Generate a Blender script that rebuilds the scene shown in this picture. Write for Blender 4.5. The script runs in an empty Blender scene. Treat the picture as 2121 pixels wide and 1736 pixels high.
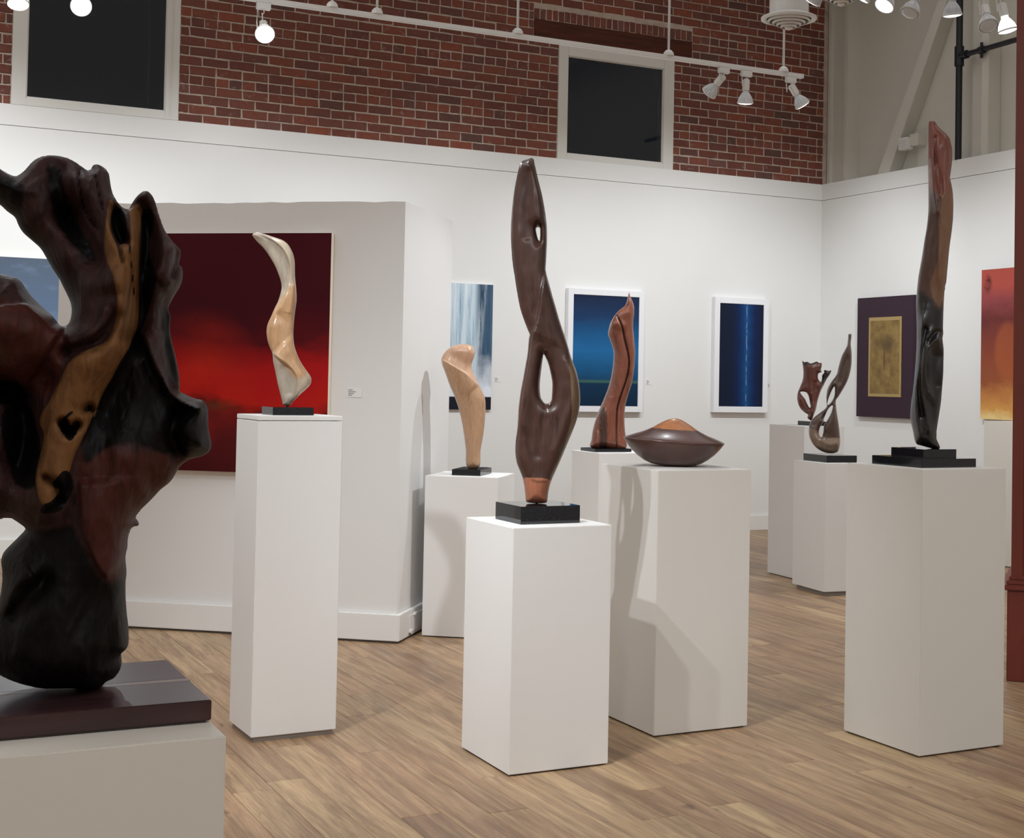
import bpy, bmesh, math, random
import numpy as np
from mathutils import Vector, Matrix, Quaternion, noise as mnoise

# ------------------------------------------------------------------ frame of reference
# The gallery room: its far right corner is CN; u runs along the back wall, v from the back wall into the room.
WA = 0.4772226
CN = np.array([2.6296, 14.7625, 0.0])
RV = np.array([math.cos(WA), math.sin(WA), 0.0])
FV = np.array([math.sin(WA), -math.cos(WA), 0.0])
def G(u, v, z): return CN + u * RV + v * FV + np.array([0, 0, z])
random.seed(7); rng = np.random.default_rng(7)
SC = bpy.context.scene; COL = SC.collection

# ------------------------------------------------------------------ camera
cam_d = bpy.data.cameras.new('camera'); cam = bpy.data.objects.new('camera', cam_d); COL.objects.link(cam)
PITCH, ROLL = 0.0278884, -0.0187956
fw = Vector((0, math.cos(PITCH), math.sin(PITCH))); up = Vector((0, -math.sin(PITCH), math.cos(PITCH))); rt = Vector((1, 0, 0))
r2 = rt * math.cos(ROLL) - up * math.sin(ROLL); u2 = rt * math.sin(ROLL) + up * math.cos(ROLL)
cam.matrix_world = Matrix(((r2.x, u2.x, -fw.x, 0), (r2.y, u2.y, -fw.y, 0), (r2.z, u2.z, -fw.z, 1.46), (0, 0, 0, 1)))
cam_d.sensor_fit = 'HORIZONTAL'; cam_d.sensor_width = 36.0
cam_d.lens = 36.0 * 2954.69 / 2121.0
cam_d.shift_x = -111.74 / 2121.0; cam_d.shift_y = -160.06 / 2121.0
cam_d.clip_start = 0.05; cam_d.clip_end = 100
SC.camera = cam
def in_view(p, m=0.03):
    d = Vector(p) - Vector((0, 0, 1.46)); z = d.dot(fw)
    if z < 0.3: return False
    x = (1172.2 + 2954.69 * d.dot(r2) / z) / 2121.0; y = (708.0 - 2954.69 * d.dot(u2) / z) / 1736.0
    return -m < x < 1 + m and -m < y < 1 + m

# ------------------------------------------------------------------ night outside, exposure, room lamps out of the frame, added fill lights
w = bpy.data.worlds.new('night'); SC.world = w; w.use_nodes = True
w.node_tree.nodes['Background'].inputs[0].default_value = (0.010, 0.013, 0.018, 1); w.node_tree.nodes['Background'].inputs[1].default_value = 1.0
SC.view_settings.view_transform = 'Standard'; SC.view_settings.look = 'None'
SC.view_settings.gamma = 1.0; SC.view_settings.use_curve_mapping = False
SC.view_settings.exposure = 0.22
COOL = (0.93, 0.98, 1.02)
def spot(name, loc, target, power, angle=60, blend=0.6, radius=0.05, col=COOL):
    d = bpy.data.lights.new(name, 'SPOT'); d.energy = power; d.spot_size = math.radians(angle); d.spot_blend = blend
    d.shadow_soft_size = radius; d.color = col
    o = bpy.data.objects.new(name, d); COL.objects.link(o); o.location = Vector(loc)
    o.rotation_euler = (Vector(target) - Vector(loc)).to_track_quat('-Z', 'Y').to_euler(); return o
spot('lamp_and_fill_spot', (-1.40, 3.20, 3.85), (0.0, 5.6, 1.15), 225, 38, 0.9, 0.035)
spot('lamp_and_fill_spot', (-1.95, 2.95, 3.85), (-1.05, 5.75, 1.0), 290, 50, 0.85, 0.04)
spot('lamp_and_fill_spot', (1.60, 7.45, 3.85), (-0.75, 8.3, 0.8), 215, 62, 0.7, 0.04)
# lamps of the rails that run above the frame: they wash the back wall and the right wall
for uu, tu, pw in ((-8.6, -8.4, 290), (-6.4, -6.2, 190), (-4.6, -4.2, 160), (-2.6, -2.1, 185), (-1.2, -0.8, 105)):
    spot('wall_washer', G(uu, 2.9, 3.95), G(tu, 0, 1.75), pw, 82, 1.0, 0.05)
spot('wall_washer', G(-2.6, 1.5, 3.95), G(0, 1.3, 1.75), 110, 74, 1.0, 0.05)
spot('wall_washer', G(-2.6, 3.4, 3.95), G(0, 3.1, 1.75), 170, 74, 1.0, 0.05)
spot('floor_fill_beam', (-0.5, 4.2, 4.2), (-0.35, 4.6, 0.0), 170, 58, 0.9, 0.08)  # added to brighten the front floor, no fixture hangs there
spot('lamp_and_fill_spot', (-0.9, 4.6, 4.1), (-0.8, 8.1, 0.55), 118, 44, 0.9, 0.05)  # added fill for the beige carving's pedestal and the partition front
spot('lamp_and_fill_spot', (2.6, 3.2, 4.0), (1.6, 5.7, 0.6), 75, 46, 0.9, 0.05)  # added fill for the right face of the tall black carving's pedestal
spot('lamp_and_fill_spot', (4.4, 6.3, 4.0), (1.95, 10.2, 0.5), 110, 40, 0.9, 0.05)  # added fill reaching the right faces of the far pedestals
for uu, vv, pw in ((-2.0, 4.6, 170), (-4.6, 4.4, 170), (-6.9, 6.0, 45), (-3.6, 7.9, 75)):
    spot('aisle_fill', G(uu, vv, 3.95), G(uu + 0.1, vv + 0.1, 0), pw, 100, 1.0, 0.06)  # unseen downlights added to lift the far floor and pedestals
def panel(u, v, su, sv, power):  # overhead area fill added to raise the ambient light, not a room fixture
    ad = bpy.data.lights.new('overhead_fill', 'AREA'); ad.shape = 'RECTANGLE'; ad.size = su; ad.size_y = sv; ad.energy = power; ad.color = (0.98, 0.985, 1.0)
    ao = bpy.data.objects.new('overhead_fill', ad); COL.objects.link(ao); ao.location = Vector(G(u, v, 5.85)); ao.rotation_euler = (0, 0, WA)
panel(-6.5, 14.0, 10, 3.4, 210)
panel(-2.6, 4.4, 4.4, 6.4, 38)
panel(-10.2, 4.6, 4.6, 7.0, 112)
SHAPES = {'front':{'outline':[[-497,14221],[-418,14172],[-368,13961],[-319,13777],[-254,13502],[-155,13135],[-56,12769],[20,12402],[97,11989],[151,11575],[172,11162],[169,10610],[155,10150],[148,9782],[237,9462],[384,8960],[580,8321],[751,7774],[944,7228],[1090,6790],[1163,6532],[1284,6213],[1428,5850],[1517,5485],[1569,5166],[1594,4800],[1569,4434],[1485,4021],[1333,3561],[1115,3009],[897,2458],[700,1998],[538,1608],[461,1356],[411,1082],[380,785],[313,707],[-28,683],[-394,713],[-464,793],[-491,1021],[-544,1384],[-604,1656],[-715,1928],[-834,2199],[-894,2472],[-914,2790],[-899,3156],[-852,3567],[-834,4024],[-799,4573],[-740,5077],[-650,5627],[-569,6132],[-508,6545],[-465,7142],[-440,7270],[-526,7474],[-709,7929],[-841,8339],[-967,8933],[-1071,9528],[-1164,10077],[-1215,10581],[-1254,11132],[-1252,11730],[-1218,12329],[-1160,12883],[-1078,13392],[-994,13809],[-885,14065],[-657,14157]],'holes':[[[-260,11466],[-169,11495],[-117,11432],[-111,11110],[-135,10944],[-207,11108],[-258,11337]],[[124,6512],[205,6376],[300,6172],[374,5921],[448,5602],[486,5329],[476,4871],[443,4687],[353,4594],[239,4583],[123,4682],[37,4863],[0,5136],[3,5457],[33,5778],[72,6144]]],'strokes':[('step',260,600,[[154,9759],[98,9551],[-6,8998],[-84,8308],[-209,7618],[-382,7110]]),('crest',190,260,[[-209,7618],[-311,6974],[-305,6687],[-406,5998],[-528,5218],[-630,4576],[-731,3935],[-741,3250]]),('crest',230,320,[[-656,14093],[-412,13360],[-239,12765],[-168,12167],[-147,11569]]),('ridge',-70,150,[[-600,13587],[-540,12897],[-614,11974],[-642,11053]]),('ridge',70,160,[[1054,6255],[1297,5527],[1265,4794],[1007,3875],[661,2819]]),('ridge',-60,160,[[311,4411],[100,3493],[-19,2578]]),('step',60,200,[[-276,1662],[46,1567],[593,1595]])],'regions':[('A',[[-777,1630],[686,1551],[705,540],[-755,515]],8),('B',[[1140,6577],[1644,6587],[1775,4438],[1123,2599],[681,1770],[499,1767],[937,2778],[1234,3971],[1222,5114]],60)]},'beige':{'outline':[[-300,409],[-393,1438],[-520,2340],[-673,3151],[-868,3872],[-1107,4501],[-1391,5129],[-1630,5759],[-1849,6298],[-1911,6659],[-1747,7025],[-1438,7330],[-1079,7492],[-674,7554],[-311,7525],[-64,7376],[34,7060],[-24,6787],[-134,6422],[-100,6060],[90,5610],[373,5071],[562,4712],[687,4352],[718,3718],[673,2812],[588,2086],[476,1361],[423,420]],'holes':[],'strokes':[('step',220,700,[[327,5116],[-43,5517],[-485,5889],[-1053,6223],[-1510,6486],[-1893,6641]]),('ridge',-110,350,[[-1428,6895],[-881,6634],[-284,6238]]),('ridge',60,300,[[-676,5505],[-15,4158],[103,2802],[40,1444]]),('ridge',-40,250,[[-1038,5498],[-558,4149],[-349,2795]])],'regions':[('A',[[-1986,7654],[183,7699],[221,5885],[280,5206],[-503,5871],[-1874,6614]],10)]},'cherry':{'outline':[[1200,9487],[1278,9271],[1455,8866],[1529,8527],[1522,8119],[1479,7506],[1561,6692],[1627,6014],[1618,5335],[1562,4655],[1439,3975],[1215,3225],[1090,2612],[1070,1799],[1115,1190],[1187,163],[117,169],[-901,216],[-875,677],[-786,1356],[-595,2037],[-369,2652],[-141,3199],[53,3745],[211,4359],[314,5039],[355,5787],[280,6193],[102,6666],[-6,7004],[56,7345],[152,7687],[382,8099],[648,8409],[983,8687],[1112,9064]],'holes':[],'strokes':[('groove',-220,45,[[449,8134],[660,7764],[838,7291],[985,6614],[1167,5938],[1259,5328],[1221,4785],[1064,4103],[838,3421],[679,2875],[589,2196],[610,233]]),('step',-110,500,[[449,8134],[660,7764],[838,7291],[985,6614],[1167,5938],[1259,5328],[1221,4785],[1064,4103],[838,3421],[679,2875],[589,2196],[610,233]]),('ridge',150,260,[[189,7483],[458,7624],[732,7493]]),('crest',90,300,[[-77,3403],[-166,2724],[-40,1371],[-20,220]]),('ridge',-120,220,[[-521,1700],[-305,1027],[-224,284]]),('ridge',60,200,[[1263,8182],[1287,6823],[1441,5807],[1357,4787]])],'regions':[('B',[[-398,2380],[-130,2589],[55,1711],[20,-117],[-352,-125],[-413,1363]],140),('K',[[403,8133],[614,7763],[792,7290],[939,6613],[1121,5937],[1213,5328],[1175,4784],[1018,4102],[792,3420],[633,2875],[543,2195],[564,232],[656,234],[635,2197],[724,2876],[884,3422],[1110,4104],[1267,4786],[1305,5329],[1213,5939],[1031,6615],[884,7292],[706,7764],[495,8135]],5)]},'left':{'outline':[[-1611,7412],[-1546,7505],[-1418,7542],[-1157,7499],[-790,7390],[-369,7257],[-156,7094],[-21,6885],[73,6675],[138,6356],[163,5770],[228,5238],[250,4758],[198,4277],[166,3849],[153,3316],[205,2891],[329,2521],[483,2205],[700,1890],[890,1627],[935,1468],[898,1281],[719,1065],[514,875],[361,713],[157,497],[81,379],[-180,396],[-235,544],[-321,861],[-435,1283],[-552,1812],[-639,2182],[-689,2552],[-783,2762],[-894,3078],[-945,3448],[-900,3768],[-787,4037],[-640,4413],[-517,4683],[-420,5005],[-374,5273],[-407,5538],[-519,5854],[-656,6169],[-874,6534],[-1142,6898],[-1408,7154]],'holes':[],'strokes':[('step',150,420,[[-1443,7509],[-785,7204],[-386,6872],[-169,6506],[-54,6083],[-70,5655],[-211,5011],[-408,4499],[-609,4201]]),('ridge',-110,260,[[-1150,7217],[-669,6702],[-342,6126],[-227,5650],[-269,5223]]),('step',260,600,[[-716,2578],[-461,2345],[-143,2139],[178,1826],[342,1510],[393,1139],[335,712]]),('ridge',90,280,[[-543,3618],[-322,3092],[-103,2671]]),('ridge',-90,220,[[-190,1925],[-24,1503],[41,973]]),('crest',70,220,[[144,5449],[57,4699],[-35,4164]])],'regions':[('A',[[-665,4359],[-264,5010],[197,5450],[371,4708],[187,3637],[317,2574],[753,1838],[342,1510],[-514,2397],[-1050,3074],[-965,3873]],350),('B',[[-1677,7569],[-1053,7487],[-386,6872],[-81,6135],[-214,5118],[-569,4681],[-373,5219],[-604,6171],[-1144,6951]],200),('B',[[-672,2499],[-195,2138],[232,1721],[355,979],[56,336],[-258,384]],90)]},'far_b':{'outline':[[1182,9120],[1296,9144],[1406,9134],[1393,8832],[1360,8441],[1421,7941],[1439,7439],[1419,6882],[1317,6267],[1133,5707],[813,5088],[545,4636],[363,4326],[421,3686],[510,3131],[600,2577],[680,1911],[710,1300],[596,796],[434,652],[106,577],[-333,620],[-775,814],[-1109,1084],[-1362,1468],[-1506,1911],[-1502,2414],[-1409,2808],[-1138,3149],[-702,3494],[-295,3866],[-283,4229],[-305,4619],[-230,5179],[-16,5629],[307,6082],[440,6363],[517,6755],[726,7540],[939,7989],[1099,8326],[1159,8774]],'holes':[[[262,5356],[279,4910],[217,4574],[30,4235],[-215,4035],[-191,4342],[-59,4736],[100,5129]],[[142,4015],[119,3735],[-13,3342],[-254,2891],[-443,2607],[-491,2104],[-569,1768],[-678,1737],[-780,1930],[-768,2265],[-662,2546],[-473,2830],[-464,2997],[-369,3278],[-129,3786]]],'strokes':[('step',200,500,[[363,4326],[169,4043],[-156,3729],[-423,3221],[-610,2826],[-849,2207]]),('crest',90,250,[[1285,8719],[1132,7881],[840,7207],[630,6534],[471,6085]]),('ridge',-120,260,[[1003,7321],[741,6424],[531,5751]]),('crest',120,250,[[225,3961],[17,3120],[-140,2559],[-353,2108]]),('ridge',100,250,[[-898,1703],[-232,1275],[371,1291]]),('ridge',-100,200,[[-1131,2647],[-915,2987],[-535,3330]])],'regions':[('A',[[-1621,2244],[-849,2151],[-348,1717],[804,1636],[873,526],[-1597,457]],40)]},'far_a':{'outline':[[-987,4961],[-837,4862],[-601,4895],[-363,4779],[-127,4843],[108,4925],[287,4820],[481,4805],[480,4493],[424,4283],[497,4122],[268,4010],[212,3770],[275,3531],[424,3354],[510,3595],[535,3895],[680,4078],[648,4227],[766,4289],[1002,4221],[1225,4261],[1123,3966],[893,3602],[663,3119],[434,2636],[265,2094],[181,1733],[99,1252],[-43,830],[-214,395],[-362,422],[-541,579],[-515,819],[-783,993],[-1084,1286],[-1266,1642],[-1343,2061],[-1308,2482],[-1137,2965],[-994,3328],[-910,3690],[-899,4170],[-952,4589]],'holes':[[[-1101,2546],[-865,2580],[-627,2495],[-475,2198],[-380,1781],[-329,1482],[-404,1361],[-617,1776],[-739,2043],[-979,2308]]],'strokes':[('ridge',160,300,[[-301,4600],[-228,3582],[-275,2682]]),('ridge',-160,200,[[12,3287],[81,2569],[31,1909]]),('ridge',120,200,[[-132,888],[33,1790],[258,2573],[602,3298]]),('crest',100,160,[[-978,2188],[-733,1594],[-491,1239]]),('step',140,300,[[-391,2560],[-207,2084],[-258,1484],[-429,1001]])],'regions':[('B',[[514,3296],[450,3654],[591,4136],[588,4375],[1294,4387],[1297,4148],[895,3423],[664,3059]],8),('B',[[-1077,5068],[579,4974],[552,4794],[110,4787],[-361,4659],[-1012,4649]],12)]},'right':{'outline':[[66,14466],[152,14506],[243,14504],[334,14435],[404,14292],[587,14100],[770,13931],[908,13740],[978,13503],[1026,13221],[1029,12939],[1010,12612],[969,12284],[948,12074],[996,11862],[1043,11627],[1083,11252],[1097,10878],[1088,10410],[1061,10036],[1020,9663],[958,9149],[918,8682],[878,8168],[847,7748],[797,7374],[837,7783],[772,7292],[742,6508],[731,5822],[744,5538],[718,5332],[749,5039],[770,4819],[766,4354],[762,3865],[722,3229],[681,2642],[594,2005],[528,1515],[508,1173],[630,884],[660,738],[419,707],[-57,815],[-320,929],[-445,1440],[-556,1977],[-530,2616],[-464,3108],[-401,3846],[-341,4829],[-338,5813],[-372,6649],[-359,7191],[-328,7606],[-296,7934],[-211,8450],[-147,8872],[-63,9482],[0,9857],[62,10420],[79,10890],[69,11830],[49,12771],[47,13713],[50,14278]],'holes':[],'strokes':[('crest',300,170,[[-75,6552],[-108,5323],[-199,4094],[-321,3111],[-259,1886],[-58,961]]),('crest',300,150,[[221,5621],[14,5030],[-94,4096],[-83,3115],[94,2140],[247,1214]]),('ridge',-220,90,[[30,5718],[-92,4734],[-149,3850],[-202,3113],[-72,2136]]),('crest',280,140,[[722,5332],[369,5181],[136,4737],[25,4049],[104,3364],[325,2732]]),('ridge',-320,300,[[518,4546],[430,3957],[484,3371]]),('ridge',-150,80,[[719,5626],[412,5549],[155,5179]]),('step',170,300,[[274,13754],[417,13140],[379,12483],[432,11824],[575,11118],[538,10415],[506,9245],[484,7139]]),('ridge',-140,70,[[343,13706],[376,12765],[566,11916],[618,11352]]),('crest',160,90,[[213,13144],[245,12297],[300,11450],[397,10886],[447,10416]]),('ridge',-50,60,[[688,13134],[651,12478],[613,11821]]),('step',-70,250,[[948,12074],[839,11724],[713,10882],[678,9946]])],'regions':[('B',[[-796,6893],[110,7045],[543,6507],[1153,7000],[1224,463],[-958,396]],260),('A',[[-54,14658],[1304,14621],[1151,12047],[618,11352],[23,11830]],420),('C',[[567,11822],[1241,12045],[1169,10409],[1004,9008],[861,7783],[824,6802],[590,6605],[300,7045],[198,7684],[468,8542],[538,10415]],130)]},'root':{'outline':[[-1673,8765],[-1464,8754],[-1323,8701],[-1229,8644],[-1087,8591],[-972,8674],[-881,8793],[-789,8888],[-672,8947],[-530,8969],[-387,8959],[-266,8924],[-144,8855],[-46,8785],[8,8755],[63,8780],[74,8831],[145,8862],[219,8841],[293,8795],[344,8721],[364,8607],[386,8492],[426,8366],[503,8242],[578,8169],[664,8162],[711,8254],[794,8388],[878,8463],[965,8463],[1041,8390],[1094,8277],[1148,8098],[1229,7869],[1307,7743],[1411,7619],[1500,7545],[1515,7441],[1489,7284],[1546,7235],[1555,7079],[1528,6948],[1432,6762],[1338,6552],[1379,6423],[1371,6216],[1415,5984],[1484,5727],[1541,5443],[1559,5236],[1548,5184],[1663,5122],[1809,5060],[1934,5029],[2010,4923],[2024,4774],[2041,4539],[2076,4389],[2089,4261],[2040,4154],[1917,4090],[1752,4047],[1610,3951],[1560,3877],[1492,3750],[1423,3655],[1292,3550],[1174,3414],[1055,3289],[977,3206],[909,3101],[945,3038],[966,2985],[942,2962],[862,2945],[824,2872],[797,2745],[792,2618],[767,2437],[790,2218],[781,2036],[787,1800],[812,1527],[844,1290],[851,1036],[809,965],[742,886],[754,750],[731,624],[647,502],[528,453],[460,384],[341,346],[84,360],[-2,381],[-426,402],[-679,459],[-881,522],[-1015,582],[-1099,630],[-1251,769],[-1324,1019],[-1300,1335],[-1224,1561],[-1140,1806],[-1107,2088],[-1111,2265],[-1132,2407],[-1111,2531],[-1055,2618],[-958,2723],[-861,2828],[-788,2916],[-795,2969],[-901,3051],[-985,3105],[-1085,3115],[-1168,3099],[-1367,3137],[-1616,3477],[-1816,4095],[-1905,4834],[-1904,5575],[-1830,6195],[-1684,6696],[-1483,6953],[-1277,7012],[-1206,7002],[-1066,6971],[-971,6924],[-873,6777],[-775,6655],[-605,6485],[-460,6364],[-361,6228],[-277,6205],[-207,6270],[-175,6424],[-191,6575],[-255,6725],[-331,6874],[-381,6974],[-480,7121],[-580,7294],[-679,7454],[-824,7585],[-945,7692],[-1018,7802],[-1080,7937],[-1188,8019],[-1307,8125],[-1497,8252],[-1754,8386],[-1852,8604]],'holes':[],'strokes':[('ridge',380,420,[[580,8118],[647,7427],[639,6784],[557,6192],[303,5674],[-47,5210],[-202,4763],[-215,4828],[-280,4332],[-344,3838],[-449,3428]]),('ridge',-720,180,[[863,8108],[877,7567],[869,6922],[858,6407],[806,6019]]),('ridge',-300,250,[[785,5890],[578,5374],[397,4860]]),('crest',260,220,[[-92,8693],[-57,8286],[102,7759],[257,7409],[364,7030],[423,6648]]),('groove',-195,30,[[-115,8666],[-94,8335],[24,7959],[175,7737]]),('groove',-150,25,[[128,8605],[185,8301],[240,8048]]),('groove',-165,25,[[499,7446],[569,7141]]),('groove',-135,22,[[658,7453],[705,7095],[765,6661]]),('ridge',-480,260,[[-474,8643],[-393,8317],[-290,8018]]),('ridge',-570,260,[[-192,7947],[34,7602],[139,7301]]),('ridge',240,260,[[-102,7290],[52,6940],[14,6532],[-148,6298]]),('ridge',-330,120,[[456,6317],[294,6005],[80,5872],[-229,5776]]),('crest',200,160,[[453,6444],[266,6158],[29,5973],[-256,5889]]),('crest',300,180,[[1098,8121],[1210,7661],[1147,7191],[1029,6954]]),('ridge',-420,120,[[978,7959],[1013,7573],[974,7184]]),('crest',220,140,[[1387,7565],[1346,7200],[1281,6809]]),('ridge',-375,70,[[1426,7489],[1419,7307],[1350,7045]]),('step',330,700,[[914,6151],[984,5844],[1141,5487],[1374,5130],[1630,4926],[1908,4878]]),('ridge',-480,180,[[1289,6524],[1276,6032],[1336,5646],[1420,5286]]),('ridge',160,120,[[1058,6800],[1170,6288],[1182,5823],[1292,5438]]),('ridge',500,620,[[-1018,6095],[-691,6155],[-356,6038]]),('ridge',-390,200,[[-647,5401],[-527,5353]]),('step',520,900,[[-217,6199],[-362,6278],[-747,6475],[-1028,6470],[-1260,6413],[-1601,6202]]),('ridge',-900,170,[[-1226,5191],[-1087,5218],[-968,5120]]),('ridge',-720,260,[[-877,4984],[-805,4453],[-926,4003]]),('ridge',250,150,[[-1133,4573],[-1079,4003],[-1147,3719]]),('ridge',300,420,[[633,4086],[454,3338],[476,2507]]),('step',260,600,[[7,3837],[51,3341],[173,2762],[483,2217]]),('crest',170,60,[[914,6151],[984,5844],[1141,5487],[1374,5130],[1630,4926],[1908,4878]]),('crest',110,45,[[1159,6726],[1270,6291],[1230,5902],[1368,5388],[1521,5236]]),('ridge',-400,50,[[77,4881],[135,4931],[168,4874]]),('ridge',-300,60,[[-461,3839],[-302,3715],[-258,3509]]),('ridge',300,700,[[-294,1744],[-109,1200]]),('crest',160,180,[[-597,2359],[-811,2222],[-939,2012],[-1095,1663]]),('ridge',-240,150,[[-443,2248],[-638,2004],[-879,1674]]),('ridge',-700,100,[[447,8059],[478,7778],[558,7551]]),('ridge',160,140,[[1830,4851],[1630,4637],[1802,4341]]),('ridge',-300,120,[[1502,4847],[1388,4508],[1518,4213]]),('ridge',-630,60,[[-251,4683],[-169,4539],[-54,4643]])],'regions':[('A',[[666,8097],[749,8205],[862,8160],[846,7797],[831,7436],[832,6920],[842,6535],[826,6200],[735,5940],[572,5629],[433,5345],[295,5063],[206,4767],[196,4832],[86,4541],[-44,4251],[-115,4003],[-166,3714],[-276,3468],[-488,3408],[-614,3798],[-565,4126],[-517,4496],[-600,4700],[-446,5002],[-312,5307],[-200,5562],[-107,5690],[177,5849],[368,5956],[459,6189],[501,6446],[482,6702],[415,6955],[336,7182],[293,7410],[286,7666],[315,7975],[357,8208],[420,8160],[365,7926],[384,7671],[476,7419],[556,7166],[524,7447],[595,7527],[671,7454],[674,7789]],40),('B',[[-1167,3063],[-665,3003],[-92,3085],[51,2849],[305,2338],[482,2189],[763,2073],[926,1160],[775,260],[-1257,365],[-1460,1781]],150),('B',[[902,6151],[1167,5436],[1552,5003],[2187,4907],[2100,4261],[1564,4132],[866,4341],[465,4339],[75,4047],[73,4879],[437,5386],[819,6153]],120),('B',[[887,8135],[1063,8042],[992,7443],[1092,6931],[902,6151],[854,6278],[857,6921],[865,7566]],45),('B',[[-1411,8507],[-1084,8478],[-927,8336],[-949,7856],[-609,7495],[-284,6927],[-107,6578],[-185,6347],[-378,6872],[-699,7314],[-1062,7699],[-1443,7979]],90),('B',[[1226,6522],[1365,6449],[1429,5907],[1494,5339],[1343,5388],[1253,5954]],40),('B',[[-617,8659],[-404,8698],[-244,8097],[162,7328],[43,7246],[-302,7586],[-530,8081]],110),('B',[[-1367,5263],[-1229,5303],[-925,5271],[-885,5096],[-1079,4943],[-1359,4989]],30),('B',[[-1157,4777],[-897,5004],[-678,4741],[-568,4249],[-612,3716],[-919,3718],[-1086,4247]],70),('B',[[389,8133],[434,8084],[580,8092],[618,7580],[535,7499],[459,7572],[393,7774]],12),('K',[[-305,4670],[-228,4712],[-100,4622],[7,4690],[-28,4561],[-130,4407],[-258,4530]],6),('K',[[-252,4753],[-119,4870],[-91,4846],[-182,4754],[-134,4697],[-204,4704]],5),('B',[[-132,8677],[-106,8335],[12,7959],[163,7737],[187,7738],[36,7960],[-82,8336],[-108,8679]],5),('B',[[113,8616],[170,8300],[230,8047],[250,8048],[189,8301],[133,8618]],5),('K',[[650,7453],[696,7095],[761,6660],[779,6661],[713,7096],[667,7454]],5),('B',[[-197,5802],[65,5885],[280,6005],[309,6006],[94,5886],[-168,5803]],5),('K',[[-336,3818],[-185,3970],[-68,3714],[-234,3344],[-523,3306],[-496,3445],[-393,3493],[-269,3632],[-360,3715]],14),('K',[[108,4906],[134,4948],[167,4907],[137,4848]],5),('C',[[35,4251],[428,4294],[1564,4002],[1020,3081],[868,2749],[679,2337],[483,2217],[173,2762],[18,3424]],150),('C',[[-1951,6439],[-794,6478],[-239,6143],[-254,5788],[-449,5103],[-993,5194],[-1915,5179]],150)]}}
# ------------------------------------------------------------------ helpers
def lin(c):
    r = []
    for v in c[:3]:
        v = v / 255.0; r.append(v / 12.92 if v <= 0.04045 else ((v + 0.055) / 1.055) ** 2.4)
    return (r[0], r[1], r[2], 1.0)
class NT:
    """a material with its node tree and short ways to add nodes"""
    def __init__(s, name, rough=0.5, spec=0.5, col=None, metal=0.0):
        s.m = bpy.data.materials.new(name); s.m.use_nodes = True; s.t = s.m.node_tree; s.b = s.t.nodes['Principled BSDF']
        s.set('Roughness', rough); s.set('Specular IOR Level', spec); s.set('Metallic', metal)
        if col is not None: s.set('Base Color', col)
    def set(s, k, v):
        i = s.b.inputs[k]
        if hasattr(v, 'node'): s.t.links.new(v, i)
        else: i.default_value = v
    def n(s, kind, ins=None, out=0, **kw):
        nd = s.t.nodes.new(kind)
        for k, v in kw.items(): setattr(nd, k, v)
        for k, v in (ins or {}).items():
            if v is None: continue
            if hasattr(v, 'node'): s.t.links.new(v, nd.inputs[k])
            else: nd.inputs[k].default_value = v
        return nd.outputs[out]
    def coord(s, k='Object'): return s.n('ShaderNodeTexCoord', out=['Generated', 'Normal', 'UV', 'Object'].index(k) if k in ('Generated', 'Normal', 'UV', 'Object') else 0)
    def mapping(s, v, scale=(1, 1, 1), loc=(0, 0, 0)): return s.n('ShaderNodeMapping', {'Vector': v, 'Scale': scale, 'Location': loc})
    def noise(s, v, scale, detail=3.0, rough=0.55, dist=0.0): return s.n('ShaderNodeTexNoise', {'Vector': v, 'Scale': scale, 'Detail': detail, 'Roughness': rough, 'Distortion': dist})
    def math(s, op, a, b=0.0, c=False): return s.n('ShaderNodeMath', {0: a, 1: b}, operation=op, use_clamp=c)
    def vadd(s, a, b): return s.n('ShaderNodeVectorMath', {0: a, 1: b}, operation='ADD')
    def mix(s, f, a, b, mode='MIX'): return s.n('ShaderNodeMixRGB', {'Fac': f, 'Color1': a, 'Color2': b}, blend_type=mode)
    def ramp(s, f, stops, interp='LINEAR'):
        nd = s.t.nodes.new('ShaderNodeValToRGB'); s.t.links.new(f, nd.inputs[0]); e = nd.color_ramp; e.interpolation = interp
        while len(e.elements) < len(stops): e.elements.new(0.5)
        for el, (p, c) in zip(e.elements, stops): el.position = p; el.color = c if len(c) == 4 else (*c, 1)
        return nd.outputs[0]
    def sep(s, v):
        nd = s.t.nodes.new('ShaderNodeSeparateXYZ'); s.t.links.new(v, nd.inputs[0]); return nd.outputs
    def bump(s, h, strength=0.2, dist=0.01): s.set('Normal', s.n('ShaderNodeBump', {'Height': h, 'Strength': strength, 'Distance': dist}))
    def attr(s, name):
        nd = s.t.nodes.new('ShaderNodeAttribute'); nd.attribute_name = name; return nd.outputs[0]
def g1(v): return (v, v, v, 1)

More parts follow.
